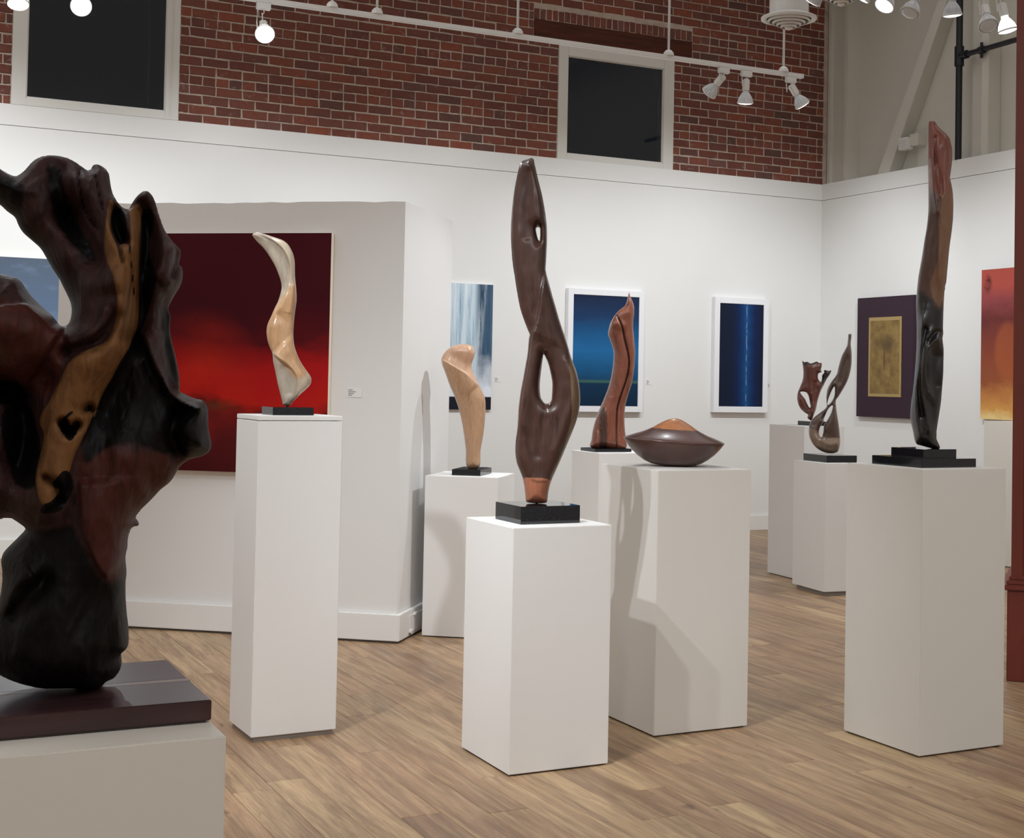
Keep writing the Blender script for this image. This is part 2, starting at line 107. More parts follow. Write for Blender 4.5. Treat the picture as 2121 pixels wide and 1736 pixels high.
class MB:
    """collects vertices and faces of one mesh"""
    def __init__(s): s.v = []; s.f = []
    def box(s, x0, x1, y0, y1, z0, z1):
        b = len(s.v)
        s.v += [(x0, y0, z0), (x1, y0, z0), (x1, y1, z0), (x0, y1, z0), (x0, y0, z1), (x1, y0, z1), (x1, y1, z1), (x0, y1, z1)]
        s.f += [tuple(b + i for i in q) for q in ((0, 3, 2, 1), (4, 5, 6, 7), (0, 1, 5, 4), (1, 2, 6, 5), (2, 3, 7, 6), (3, 0, 4, 7))]
        return s
    def tube(s, a, c, r, seg=12, r2=None):
        a = Vector(a); c = Vector(c); q = (c - a).to_track_quat('Z', 'Y'); b = len(s.v); r2 = r if r2 is None else r2
        for p, rr in ((a, r), (c, r2)):
            for i in range(seg):
                t = 2 * math.pi * i / seg; s.v.append(tuple(p + q @ Vector((rr * math.cos(t), rr * math.sin(t), 0))))
        for i in range(seg): j = (i + 1) % seg; s.f.append((b + i, b + j, b + seg + j, b + seg + i))
        s.f.append(tuple(b + i for i in reversed(range(seg)))); s.f.append(tuple(b + seg + i for i in range(seg))); return s
    def lathe(s, prof, seg=32, rib=0.0, cap0=True, cap1=True):
        b = len(s.v); n = len(prof)
        for k, (r, z) in enumerate(prof):
            for i in range(seg):
                t = 2 * math.pi * i / seg; rr = r * (1 - (rib if (i % 2 and 0 < k < n - 1) else 0)); s.v.append((rr * math.cos(t), rr * math.sin(t), z))
        for k in range(n - 1):
            for i in range(seg): j = (i + 1) % seg; s.f.append((b + k * seg + i, b + k * seg + j, b + (k + 1) * seg + j, b + (k + 1) * seg + i))
        if cap0: s.f.append(tuple(b + i for i in reversed(range(seg))))
        if cap1: s.f.append(tuple(b + (n - 1) * seg + i for i in range(seg)))
        return s
    def path(s, pts, r, seg=8):
        pts = [Vector(p) for p in pts]; b = len(s.v); n = len(pts)
        for k, p in enumerate(pts):
            d = (pts[min(k + 1, n - 1)] - pts[max(k - 1, 0)]).normalized(); q = d.to_track_quat('Z', 'Y')
            for i in range(seg):
                t = 2 * math.pi * i / seg; s.v.append(tuple(p + q @ Vector((r * math.cos(t), r * math.sin(t), 0))))
        for k in range(n - 1):
            for i in range(seg): j = (i + 1) % seg; s.f.append((b + k * seg + i, b + k * seg + j, b + (k + 1) * seg + j, b + (k + 1) * seg + i))
        s.f.append(tuple(b + i for i in reversed(range(seg)))); s.f.append(tuple(b + (n - 1) * seg + i for i in range(seg))); return s
    def mesh(s, name, mat, bevel=0.0, smooth=False, seg=2):
        me = bpy.data.meshes.new(name); me.from_pydata(s.v, [], s.f)
        if bevel:
            bm = bmesh.new(); bm.from_mesh(me)
            bmesh.ops.bevel(bm, geom=[e for e in bm.edges if e.calc_face_angle(0) > 0.5], offset=bevel, segments=seg, affect='EDGES', clamp_overlap=True)
            bm.to_mesh(me); bm.free()
        if smooth:
            for p in me.polygons: p.use_smooth = True
        me.materials.append(mat); me.update(); return me
def link(name, me, parent=None, loc=None, rz=None):
    o = bpy.data.objects.new(name, me); COL.objects.link(o)
    if parent is not None: o.parent = parent
    if loc is not None: o.location = Vector(loc)
    if rz is not None: o.rotation_euler = (0, 0, rz)
    return o
def tag(o, label=None, cat=None, group=None, kind=None):
    for k, v in (('label', label), ('category', cat), ('group', group), ('kind', kind)):
        if v: o[k] = v
    return o
def thing(name, label, cat, loc, rz=0.0, group=None):
    o = link(name, None, None, loc, rz); o.empty_display_size = 0.05; return tag(o, label, cat, group)
def BX(*a): return MB().box(*a)
def gal(name, mb, mat, parent=None, bevel=0.0, kind='structure'):
    """a piece in room coordinates (u, -v, z)"""
    o = link(name, mb.mesh(name, mat, bevel), parent)
    if parent is None: o.location = Vector(CN); o.rotation_euler = (0, 0, WA)
    if kind and parent is None: o['kind'] = kind
    return o

# ------------------------------------------------------------------ materials
def plaster(name, col, rough=0.65, bump=0.05, scale=220):
    m = NT(name, rough, 0.3); v = m.coord(); a = m.noise(v, 1.3, 3); m.set('Base Color', m.mix(m.math('MULTIPLY', a, 0.35), col, tuple(c * 0.93 for c in col[:3]) + (1,)))
    m.bump(m.noise(v, scale, 2), bump, 0.002); return m.m
M_wall = plaster('white_wall_paint', (0.80, 0.795, 0.775, 1))
M_part = plaster('partition_paint', (0.77, 0.76, 0.745, 1))
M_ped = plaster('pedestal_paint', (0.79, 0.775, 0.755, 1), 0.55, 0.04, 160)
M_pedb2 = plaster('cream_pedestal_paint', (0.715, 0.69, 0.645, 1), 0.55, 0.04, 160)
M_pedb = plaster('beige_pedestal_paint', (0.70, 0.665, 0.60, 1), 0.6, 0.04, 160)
M_trim = plaster('trim_paint', (0.80, 0.79, 0.77, 1), 0.4, 0.02)
M_grey = plaster('greige_wall_paint', (0.60, 0.575, 0.505, 1), 0.7, 0.06, 140)
M_post = plaster('greige_steel_paint', (0.62, 0.60, 0.535, 1), 0.5, 0.03)
M_ceil = plaster('ceiling_paint', (0.75, 0.74, 0.71, 1), 0.8, 0.03)
M_dark = NT('shadow_gap_dark', 0.7, 0.2, (0.10, 0.085, 0.075, 1)).m
M_winf = plaster('window_frame_paint', (0.70, 0.685, 0.64, 1), 0.45, 0.02)
M_white = NT('white_enamel', 0.35, 0.5, (0.78, 0.78, 0.76, 1)).m
M_black = NT('black_pipe_paint', 0.45, 0.4, (0.012, 0.012, 0.016, 1)).m
mm = NT('black_granite', 0.06, 0.55); nz = mm.noise(mm.coord(), 260, 3); mm.set('Base Color', mm.ramp(nz, [(0.4, (0.006, 0.007, 0.009)), (0.75, (0.018, 0.02, 0.024))])); M_stone = mm.m
mm = NT('reflector_glass', 0.16, 0.6, (0.66, 0.70, 0.74, 1)); mm.set('Coat Weight', 0.4); M_bulb = mm.m
mm = NT('lit_lens', 0.3, 0.5, (1, 1, 1, 1)); mm.set('Emission Color', (0.93, 0.96, 1.0, 1)); mm.set('Emission Strength', 9.0); M_lit = mm.m
mm = NT('lit_reflector', 0.3, 0.5, (0.9, 0.9, 0.9, 1)); mm.set('Emission Color', (0.92, 0.95, 1.0, 1)); mm.set('Emission Strength', 2.5); M_glow = mm.m
mm = NT('dim_lens', 0.2, 0.5, (0.8, 0.82, 0.85, 1)); mm.set('Emission Color', (0.95, 0.97, 1.0, 1)); mm.set('Emission Strength', 1.0); M_dim = mm.m
mm = NT('window_glass', 0.0, 0.5, (0.35, 0.38, 0.40, 1)); mm.set('Transmission Weight', 1.0); mm.set('IOR', 1.5); M_glass = mm.m
# brick: each brick takes its own shade
def brick_mat():
    m = NT('fired_brick', 0.85, 0.2); v = m.coord(); oi = m.n('ShaderNodeObjectInfo', out=5); isl = m.n('ShaderNodeNewGeometry', out=8)
    r = m.math('FRACT', m.math('ADD', oi, isl)); v2 = m.vadd(v, m.n('ShaderNodeCombineXYZ', {0: m.math('MULTIPLY', r, 37.0), 2: m.math('MULTIPLY', oi, 91.0)}))
    base = m.ramp(r, [(0.0, lin((126, 78, 66))), (0.2, lin((112, 68, 58))), (0.38, lin((136, 80, 64))), (0.55, lin((120, 76, 66))), (0.7, lin((106, 68, 60))), (0.82, lin((142, 80, 62))), (0.95, lin((100, 72, 66))), (1.0, lin((124, 84, 76)))])
    n1 = m.noise(v2, 22, 4, 0.65); c = m.mix(m.ramp(n1, [(0.35, (0, 0, 0)), (0.75, (1, 1, 1))]), base, m.mix(0.35, base, lin((74, 52, 48))))
    sm = m.ramp(m.noise(v2, 14, 5, 0.7), [(0.58, (0, 0, 0)), (0.74, (1, 1, 1))]); c = m.mix(m.math('MULTIPLY', sm, 0.5), c, lin((176, 160, 150)))
    m.set('Base Color', c); m.bump(m.noise(v2, 90, 4, 0.7), 0.35, 0.004); return m.m
M_brick = brick_mat()
m = NT('lime_mortar', 0.9, 0.15); v = m.coord(); m.set('Base Color', m.ramp(m.noise(v, 7, 6, 0.7), [(0.3, lin((168, 150, 138))), (0.55, lin((196, 180, 166))), (0.75, lin((176, 154, 140)))])); m.bump(m.noise(v, 60, 5, 0.75), 0.7, 0.01); M_mortar = m.m
m = NT('old_timber', 0.75, 0.2); v = m.mapping(m.coord(), (2.0, 12, 26)); m.set('Base Color', m.ramp(m.noise(v, 1.6, 5, 0.6), [(0.3, lin((62, 34, 26))), (0.6, lin((88, 48, 34))), (0.8, lin((74, 38, 28)))])); m.bump(m.noise(v, 4, 4), 0.4, 0.01); M_timber = m.m
# plank floor
def plank_mat():
    m = NT('oak_plank', 0.36, 0.45); v = m.coord(); oi = m.n('ShaderNodeObjectInfo', out=5); isl = m.n('ShaderNodeNewGeometry', out=8)
    r = m.math('FRACT', m.math('ADD', m.math('MULTIPLY', oi, 3.7), isl)); off = m.n('ShaderNodeCombineXYZ', {0: m.math('MULTIPLY', r, 53.0), 1: m.math('MULTIPLY', r, 29.0), 2: m.math('MULTIPLY', r, 71.0)})
    v2 = m.vadd(v, off)
    base = m.ramp(r, [(0.0, lin((178, 146, 112))), (0.16, lin((160, 128, 98))), (0.3, lin((186, 156, 120))), (0.46, lin((150, 119, 90))), (0.6, lin((174, 140, 108))), (0.74, lin((142, 114, 90))), (0.87, lin((188, 160, 122))), (1.0, lin((164, 130, 100)))])
    big = m.noise(m.mapping(v2, (11, 0.9, 1)), 1.6, 4, 0.6, 0.8); c = m.mix(m.ramp(big, [(0.40, (0, 0, 0)), (0.62, (1, 1, 1))]), base, m.mix(0.62, base, lin((104, 78, 58))))
    mid = m.noise(m.mapping(v2, (30, 1.1, 1)), 1.5, 4, 0.65, 0.5); c = m.mix(m.math('MULTIPLY', m.ramp(mid, [(0.48, (0, 0, 0)), (0.70, (1, 1, 1))]), 0.45), c, lin((200, 172, 132)))
    fine = m.noise(m.mapping(v2, (80, 3.0, 1)), 2.0, 5, 0.7, 0.3); c = m.mix(m.math('MULTIPLY', m.ramp(fine, [(0.45, (0, 0, 0)), (0.78, (1, 1, 1))]), 0.6), c, lin((100, 74, 54)))
    kn = m.ramp(m.noise(m.mapping(v2, (12, 5, 1)), 1.5, 3), [(0.68, (0, 0, 0)), (0.78, (1, 1, 1))]); c = m.mix(m.math('MULTIPLY', kn, 0.65), c, lin((74, 52, 40)))
    m.set('Base Color', c); m.set('Roughness', m.math('ADD', m.math('MULTIPLY', fine, 0.18), 0.32)); m.bump(fine, 0.12, 0.002); return m.m
M_plank = plank_mat()
def wood(name, stops, A=None, B=None, C=None, rough=0.3, scale=(34, 34, 3.0), spec=0.5, coat=0.0, bump=0.05, fig=1.0):
    """carved wood: long grain along the height; A, B, C tint the sapwood, dark and red heartwood areas; in the root B also paints hollow shade"""
    m = NT(name, rough, spec); v = m.coord(); wv = m.vadd(v, m.n('ShaderNodeVectorMath', {0: m.n('ShaderNodeTexNoise', {'Vector': v, 'Scale': 6.0, 'Detail': 2.0}, out=1), 1: (0.06, 0.06, 0.06)}, operation='MULTIPLY'))
    g = m.noise(m.mapping(wv, scale), 1.0, 5, 0.62, 0.4); f2 = m.noise(m.mapping(wv, tuple(s_ * 5 for s_ in scale)), 1.0, 3, 0.6)
    c = m.ramp(g, stops); at = m.sep(m.attr('tone')); j = m.math('SUBTRACT', m.noise(wv, 30, 3), 0.5)
    for i, rs in ((2, C), (1, B), (0, A)):
        if rs: c = m.mix(m.ramp(m.math('ADD', at[i], m.math('MULTIPLY', j, 0.5)), [(0.35, (0, 0, 0)), (0.65, (1, 1, 1))]), c, m.ramp(g, rs))
    c = m.mix(m.math('MULTIPLY', m.ramp(f2, [(0.45, (0, 0, 0)), (0.8, (1, 1, 1))]), 0.30 * fig), c, m.mix(1.0, c, (0.45, 0.42, 0.40, 1), 'MULTIPLY'))
    m.set('Base Color', c); m.bump(m.math('ADD', g, m.math('MULTIPLY', f2, 0.4)), bump, 0.004)
    if coat: m.set('Coat Weight', coat); m.set('Coat Roughness', 0.12)
    return m.m
L = lin

# ------------------------------------------------------------------ the room
fl = gal('floor', BX(-13.2, 0.2, -16.2, 0.1, -0.12, -0.013), M_dark)
PW = 0.1453; P0 = -7.381
def plank_mesh(l, w=PW - 0.0012, h=0.012):
    mb = MB(); e = 0.0018
    b = [(-w / 2, -l / 2), (w / 2, -l / 2), (w / 2, l / 2), (-w / 2, l / 2)]
    mb.v = [(x, y, -h) for x, y in b] + [(x, y, -e) for x, y in b] + [(x - math.copysign(e, x), y - math.copysign(e, y), 0) for x, y in b]
    for k in (0, 4): mb.f += [(k + i, k + (i + 1) % 4, k + 4 + (i + 1) % 4, k + 4 + i) for i in range(4)]
    mb.f.append((8, 9, 10, 11)); return mb
planks = []
fixed = {0: 7.42, 2: 7.49, 6: 7.456, 7: 7.725, 10: 7.417, -2: 6.83}
for k in range(-40, 51):
    uc = P0 + PW * (k + 0.5)
    if uc > 0.05 or uc < -13.1: continue
    v = fixed.get(k, 7.4 + random.random() * 1.5)
    while v > 0: v -= 1.5
    while v < 16:
        a, b = max(v, 0.0), min(v + 1.4988, 16.1)
        if b - a > 0.05: planks.append((uc, a, b))
        v += 1.5
full_me = plank_mesh(1.4976).mesh('plank', M_plank)
def pdist(p): return float(np.hypot(*(G(p[0], (p[1] + p[2]) / 2, 0)[:2])))
vis = [p for p in planks if any(in_view(G(p[0], t, 0), 0.04) for t in np.linspace(p[1], p[2], 5))]
vis.sort(key=pdist); near = vis[:298]; ns = set(near); rest = [p for p in planks if p not in ns]
for (uc, a, b) in near:
    l = b - a - 0.0012; me = full_me if abs(b - a - 1.4988) < 1e-4 else plank_mesh(l).mesh('plank', M_plank)
    link('plank', me, fl, (uc, -(a + b) / 2, 0))
mb = MB()
for (uc, a, b) in rest:
    q = plank_mesh(b - a - 0.0012); k = len(mb.v); mb.v += [(x + uc, y - (a + b) / 2, z) for x, y, z in q.v]; mb.f += [tuple(i + k for i in f) for f in q.f]
tag(link('planks', mb.mesh('planks', M_plank), fl), kind='stuff')

HT, HB = 3.554, 3.388
# back wall: white panelling below, brick above
wb = gal('wall_back', BX(-13.1, 0.0, 0.0, 0.22, 0.0, HB - 0.004), M_wall)
gal('trim_1', BX(-13.1, 0.0, -0.004, 0.22, HB, HT), M_wall)
gal('baseboard_back', BX(-13.1, 0.0, -0.022, 0.0, 0.0, 0.15), M_trim, bevel=0.004)
wr = gal('wall_right', BX(0.0, 0.25, -16.0, 0.0, 0.0, HB - 0.004), M_wall)
gal('trim_2', BX(-0.004, 0.25, -16.0, 0.0, HB, HT), M_wall)
gal('baseboard_right', BX(-0.022, 0.0, -16.0, -0.022, 0.0, 0.15), M_trim, bevel=0.004)
gal('wall_right_upper', BX(0.2, 0.35, -16.0, 0.2, HT - 0.2, 6.1), M_grey)
gal('wall_left', BX(-13.25, -13.1, -16.0, 0.2, 0.0, 6.1), M_wall)
gal('wall_front', BX(-13.1, 0.2, -16.2, -16.05, 0.0, 6.1), M_wall)
gal('ceiling', BX(-13.25, 0.3, -16.2, 0.3, 6.0, 6.12), M_ceil)

# brickwork with two window openings
W1 = (-7.90, -6.605, 3.555, 4.63); W2 = (-3.09, -1.815, 3.552, 4.63)
ZB, ZT, U0, U1 = 3.548, 5.98, -9.3, 0.012
mb = MB()
us = [U0 - 3.8, W1[0], W1[1], W2[0], W2[1], 0.2]
for a, b, z0 in ((us[0], us[1], ZB), (us[1], us[2], 4.63), (us[2], us[3], ZB), (us[3], us[4], 4.63), (us[4], us[5], ZB)): mb.box(a, b, 0.0105, 0.22, z0, 6.0)
bw = gal('wall_back_brick', mb, M_mortar)
def brick_mesh(l, h):
    """a worn brick face: uneven outline, softened arris, proud of the joint"""
    mb = MB(); j = lambda s_: random.uniform(-s_, s_)
    out = [(-l / 2, -h / 2), (-l / 6, -h / 2), (l / 6, -h / 2), (l / 2, -h / 2), (l / 2, h / 2), (l / 6, h / 2), (-l / 6, h / 2), (-l / 2, h / 2)]
    out = [(x + j(0.003), z + j(0.0028)) for x, z in out]
    c = 0.0045; n = 8
    mb.v = [(x, 0.03, z) for x, z in out] + [(x, 0.004, z) for x, z in out] + [(x - math.copysign(c, x) * (1 if abs(x) > l / 4 else 0), j(0.0015), z - math.copysign(c, z)) for x, z in out]
    for k in (0, n): mb.f += [(k + i, k + (i + 1) % n, k + n + (i + 1) % n, k + n + i) for i in range(n)]
    mb.f += [(16, 17, 22, 23), (17, 18, 21, 22), (18, 19, 20, 21)]; return mb
CRS = 0.0805; BL = 0.2225
var = {'s': [brick_mesh(BL - 0.0125, 0.0680) for _ in range(9)], 'h': [brick_mesh(BL / 2 - 0.0115, 0.0680) for _ in range(6)], 'r': [brick_mesh(0.054, 0.096) for _ in range(4)], 'c': [brick_mesh(0.055, 0.0565) for _ in range(3)]}
vme = {k: [q.mesh('brick', M_brick) for q in l] for k, l in var.items()}
bricks = []
LT = (-3.355, -1.61, 4.674, 4.845)   # timber lintel over the second window
row = 0; z = ZB + CRS * 0.5 - 0.004
while z < ZT:
    head = row % 6 == 4; step = BL / 2 if head else BL
    u = U0 + (0 if head else (0.5 * BL if row % 2 else 0)) + random.uniform(-0.012, 0.012)
    while u < U1 - 0.03:
        c = u + step / 2; k = 'h' if head else 's'; ok = True
        if c + step / 2 > U1:
            if U1 - u > 0.03: bricks.append(('x', (u + U1) / 2, z, U1 - u - 0.011))
            break
        for (a, b, z0, z1) in (W1, W2, (LT[0], LT[1], LT[2], LT[3] + 0.1)):
            if z0 - 0.03 < z < z1 + 0.02 and c + step / 2 > a + 0.002 and c - step / 2 < b - 0.002:
                ok = False
                # a cut brick closes the course at the opening
                for lo, hi in ((c - step / 2, a), (b, c + step / 2)):
                    wdt = hi - lo
                    if 0.03 < wdt < step: bricks.append(('x', lo + wdt / 2, z, wdt - 0.011))
        if ok: bricks.append((k, c, z, None))
        u += step
    z += CRS; row += 1
u = LT[0] + 0.03
while u < LT[1]: bricks.append(('r', u, LT[3] + 0.052, None)); u += 0.0645
def put(bk):
    k, u, z, wdt = bk; i = random.randrange(100)
    return u, 0.004 + random.uniform(-0.003, 0.0035), z + random.uniform(-0.002, 0.002), random.uniform(-0.008, 0.008), k, i, wdt
vb = [b for b in bricks if in_view(G(b[1], 0, b[2]), 0.02)]
vb.sort(key=lambda b: np.linalg.norm(G(b[1], 0, b[2]) - np.array([0, 0, 1.46])) * (1 if b[0] in 'sx' else 1.3)); nb = set(vb[:298])
st = MB()
for b in bricks:
    u, y, z, rot, k, i, wdt = put(b)
    if b in nb:
        me = vme[k][i % len(vme[k])] if k != 'x' else brick_mesh(wdt, 0.0680).mesh('brick', M_brick)
        o = link('brick', me, bw, (u, y, z)); o.rotation_euler = (0, rot, 0)
    else:
        q = var[k][i % len(var[k])] if k != 'x' else brick_mesh(wdt, 0.0680)
        n0 = len(st.v); c, s_ = math.cos(rot), math.sin(rot)
        st.v += [(u + x * c + zz * s_, y + yy, z - x * s_ + zz * c) for x, yy, zz in q.v]; st.f += [tuple(n0 + t for t in f) for f in q.f]
tag(link('bricks', st.mesh('bricks', M_brick), bw), kind='stuff')
gal('lintel', BX(LT[0], LT[1], 0.006, 0.1, LT[2], LT[3]), M_timber, bw, 0.004)

def window(name, W, P, mull):
    fr_ = MB(); a, b, z0, z1 = W; pa, pb, p0, p1 = P
    fr_.box(a, pa, 0.0, 0.12, z0, z1); fr_.box(pb, b, 0.0, 0.12, z0, z1); fr_.box(pa, pb, 0.0, 0.12, z0, p0); fr_.box(pa, pb, 0.0, 0.12, p1, z1)
    root = link(name, None, None, CN, WA); root['kind'] = 'structure'
    link('window_frame', fr_.mesh('window_frame', M_winf, 0.003), root)
    st_ = MB(); t = 0.02   # inner bead that holds the pane
    st_.box(pa, pa + t * 0.4, 0.012, 0.05, p0, p1); st_.box(pb - t * 0.4, pb, 0.012, 0.05, p0, p1); st_.box(pa, pb, 0.012, 0.05, p0, p0 + t * 0.4); st_.box(pa, pb, 0.012, 0.05, p1 - t * 0.4, p1)
    link('glazing_bead', st_.mesh('glazing_bead', M_winf), root)
    if mull:
        link('casing_strip', MB().box(pb + 0.035, pb + 0.045, -0.006, 0.0, z0, z1).box(a, b, -0.008, 0.0, z0, z0 + 0.02).mesh('casing_strip', M_winf), root)
    link('pane', BX(pa, pb, 0.03, 0.036, p0, p1).mesh('pane', M_glass), root)
window('window_1', W1, (-7.79, -6.712, 3.622, 4.57), True)
window('window_2', W2, (-2.99, -1.932, 3.610, 4.537), False)

# upper right wall: painted steel posts, brace, pipe, fixture
t = thing('steel_post', 'wide greige painted steel post in the corner where brick meets the plain upper wall', 'post', CN, WA)
link('flange', BX(0.055, 0.21, -0.33, -0.264, HT, 5.99).mesh('flange', M_post, 0.004), t); link('web', BX(0.085, 0.21, -0.264, -0.05, HT, 5.99).mesh('web', M_post), t); link('flange', BX(0.055, 0.21, -0.05, -0.002, HT, 5.99).mesh('flange', M_post, 0.004), t)
t = thing('steel_post', 'narrow greige steel post behind the black pipe beside the brown pillar', 'post', CN, WA)
link('flange', BX(0.055, 0.2, -2.325, -2.235, HT, 5.99).mesh('flange', M_post, 0.004), t); link('cover_plate', BX(0.12, 0.2, -2.235, -2.05, HT, 5.99).mesh('cover_plate', M_post, 0.003), t)
mb = MB(); y0a, y0b, y1a, y1b = -0.861, -1.041, -1.66, -1.80
dz = 5.0 - HT; ex = (5.98 - HT) / dz
pts = [(-0.861, HT), (-1.041, HT), (-1.041 + (-1.80 + 1.041) * ex, 5.98), (-0.861 + (-1.66 + 0.861) * ex, 5.98)]
mb.v = [(0.055, y + 0.065, z) for y, z in pts] + [(0.2, y + 0.065, z) for y, z in pts]; mb.f = [(0, 3, 2, 1), (4, 5, 6, 7), (0, 1, 5, 4), (1, 2, 6, 5), (2, 3, 7, 6), (3, 0, 4, 7)]
o = gal('diagonal_brace', mb, M_post, kind=None, bevel=0.004); tag(o, 'slanting greige steel brace rising across the plain upper wall', 'brace')
t = thing('sprinkler_pipe', 'thin black pipe running down the plain upper wall with a side branch', 'pipe', CN, WA)
link('riser', MB().tube((0.02, -1.985, HT), (0.02, -1.985, 5.99), 0.030, 16).mesh('riser', M_black, smooth=False), t)
link('branch', MB().tube((0.02, -1.985, 4.51), (0.02, -3.6, 4.53), 0.024, 14).mesh('branch', M_black), t)
link('tee_fitting', MB().tube((0.02, -1.985, 4.42), (0.02, -1.985, 4.60), 0.043, 16).tube((0.02, -1.985, 4.51), (0.02, -2.09, 4.511), 0.038, 16).mesh('tee_fitting', M_black), t)
link('coupling', MB().tube((0.02, -2.24, 4.512), (0.02, -2.30, 4.512), 0.034, 14).tube((0.02, -2.27, 4.44), (0.02, -2.27, 4.58), 0.014, 8).mesh('coupling', M_black), t)
t = thing('wall_fixture', 'small white ribbed box on the plain upper wall near the tall black carving', 'fixture', CN, WA)
mb = BX(0.02, 0.10, -1.285, -1.155, 3.755, 3.872)
hs = link('housing', mb.mesh('housing', M_white, 0.006), t)
for i in range(6): link('rib', BX(0.012, 0.022, -1.275, -1.165, 3.768 + i * 0.017, 3.776 + i * 0.017).mesh('rib', M_white), hs)
link('bracket', BX(0.06, 0.175, -1.40, -1.27, 3.78, 3.90).mesh('bracket', M_post, 0.004), t); link('back_plate', BX(0.165, 0.2, -1.50, -1.27, 3.56, 3.93).mesh('back_plate', M_post, 0.003), t)

# brown fluted pillar at the edge of the aisle
m = NT('brown_pillar_paint', 0.38, 0.45); m.set('Base Color', m.mix(m.noise(m.mapping(m.coord(), (30, 30, 2)), 1.0, 4), lin((104, 46, 36)), lin((122, 56, 44)))); M_brown = m.m
PXc, PYc = 2.247, 7.2
t = thing('fluted_pillar', 'tall reddish brown fluted pillar with moulded foot beside the stepped black base', 'pillar', (PXc, PYc, 0), math.radians(-18))
S0 = 0.44; mb = MB(); prof = []
def flute_side(n=5):
    pr = [(0, 0), (0.03, 0)]; x = 0.045; wf = (S0 - 0.09) / n
    for i in range(n):
        pr += [(x + 0.008, 0), (x + 0.014, 0.010), (x + wf - 0.014, 0.010), (x + wf - 0.008, 0)]; x += wf
    return pr + [(S0 - 0.03, 0)]
sd = flute_side()
ring = [(x, d) for x, d in sd] + [(S0 - d, x) for x, d in sd] + [(S0 - x, S0 - d) for x, d in sd] + [(d, S0 - x) for x, d in sd]
nn = len(ring); mb.v = [(x + 0.012, y + 0.012, 0.52) for x, y in ring] + [(x + 0.012, y + 0.012, 5.98) for x, y in ring]
mb.f = [(i, (i + 1) % nn, nn + (i + 1) % nn, nn + i) for i in range(nn)]
link('shaft', mb.mesh('shaft', M_brown), t)
link('plinth', BX(-0.006, S0 + 0.03, -0.006, S0 + 0.03, 0.0, 0.455).mesh('plinth', M_brown, 0.004), t)
link('foot_moulding', MB().box(-0.022, S0 + 0.046, -0.022, S0 + 0.046, 0.455, 0.482).box(-0.010, S0 + 0.034, -0.010, S0 + 0.034, 0.482, 0.505).box(0.002, S0 + 0.022, 0.002, S0 + 0.022, 0.505, 0.525).mesh('foot_moulding', M_brown, 0.005), t)

# freestanding partition
PA = math.radians(78.38)
pt = link('wall_partition', None, None, (-0.907, 7.914, 0), PA); tag(pt, kind='structure')
PL = 2.11; PD = 0.944
mb = MB(); n0 = 24; top = []   # the top edge is slightly uneven
for i in range(n0 + 1): top.append((PL * i / n0, 2.444 + (random.uniform(-0.004, 0.004) if 0 < i < n0 else 0)))
for x in (0.0, PD):
    mb.v += [(x, y, z) for y, z in top] + [(x, y, 0.01) for y, z in top]
k = n0 + 1
for i in range(n0):
    mb.f += [(i, i + 1, k + i + 1, k + i), (2 * k + i + 1, 2 * k + i, 3 * k + i, 3 * k + i + 1), (i + 1, i, 2 * k + i, 2 * k + i + 1)]
mb.f += [(0, k, 3 * k, 2 * k), (k - 1, 3 * k - 1, 4 * k - 1, 2 * k - 1)]
link('panel', mb.mesh('panel', M_part), pt)
bs = link('baseboard', MB().box(-0.024, 0.0, -0.024, PL, 0.012, 0.158).box(0.0, PD, -0.024, 0.0, 0.012, 0.158).mesh('baseboard', M_trim, 0.003), pt)
link('shadow_gap', BX(-0.012, PD, -0.012, PL, 0.0, 0.012).mesh('shadow_gap', M_dark), pt)
link('access_cover', BX(0.15, 0.46, -0.029, -0.024, 0.03, 0.128).mesh('access_cover', M_trim, 0.002), bs)
for cx, cz in ((0.17, 0.036), (0.24, 0.125)): link('clip', BX(cx - 0.022, cx + 0.022, -0.038, -0.027, cz - 0.004, cz + 0.012).mesh('clip', M_trim, 0.002), bs)
link('slot', BX(0.163, 0.171, -0.0305, -0.028, 0.014, 0.034).mesh('slot', M_dark), bs)

# ------------------------------------------------------------------ pictures
def canvas(name, fn, rough=0.5):
    m = NT(name, 0.62, 0.12); gx, gy, gz = m.sep(m.coord('Generated')); P = m.n('ShaderNodeCombineXYZ', {0: gx, 1: gz}); m.set('Base Color', fn(m, gx, gz, P)); m.bump(m.noise(P, 60, 3), 0.06, 0.003); return m.m
def f_red(m, x, z, P):
    n = m.noise(m.mapping(P, (1.3, 2.6, 1)), 2.0, 5, 0.6); zz = m.math('ADD', z, m.math('MULTIPLY', m.math('SUBTRACT', n, 0.5), 0.30))
    c = m.ramp(zz, [(0.0, L((66, 12, 16))), (0.12, L((84, 18, 20))), (0.245, L((100, 22, 20))), (0.30, L((178, 26, 20))), (0.42, L((168, 20, 22))), (0.55, L((84, 12, 20))), (0.66, L((66, 11, 22))), (1.0, L((70, 12, 24)))])
    gl = m.math('MULTIPLY', m.ramp(m.n('ShaderNodeVectorMath', {0: m.vadd(P, (-0.42, -0.40, 0))}, out=1, operation='LENGTH'), [(0.0, (1, 1, 1)), (0.30, (0, 0, 0))]), m.ramp(n, [(0.35, (0, 0, 0)), (0.65, (1, 1, 1))]))
    c = m.mix(m.math('MULTIPLY', gl, 0.75), c, L((214, 50, 28)))
    band = m.ramp(m.math('ABSOLUTE', m.math('SUBTRACT', z, m.math('ADD', 0.268, m.math('MULTIPLY', n, 0.02)))), [(0.0, (1, 1, 1)), (0.03, (0, 0, 0))])
    lim = m.ramp(x, [(0.05, (1, 1, 1)), (0.50, (0.9, 0.9, 0.9)), (0.62, (0, 0, 0))])
    return m.mix(m.math('MULTIPLY', m.math('MULTIPLY', band, lim), 0.8), c, L((92, 52, 28)))
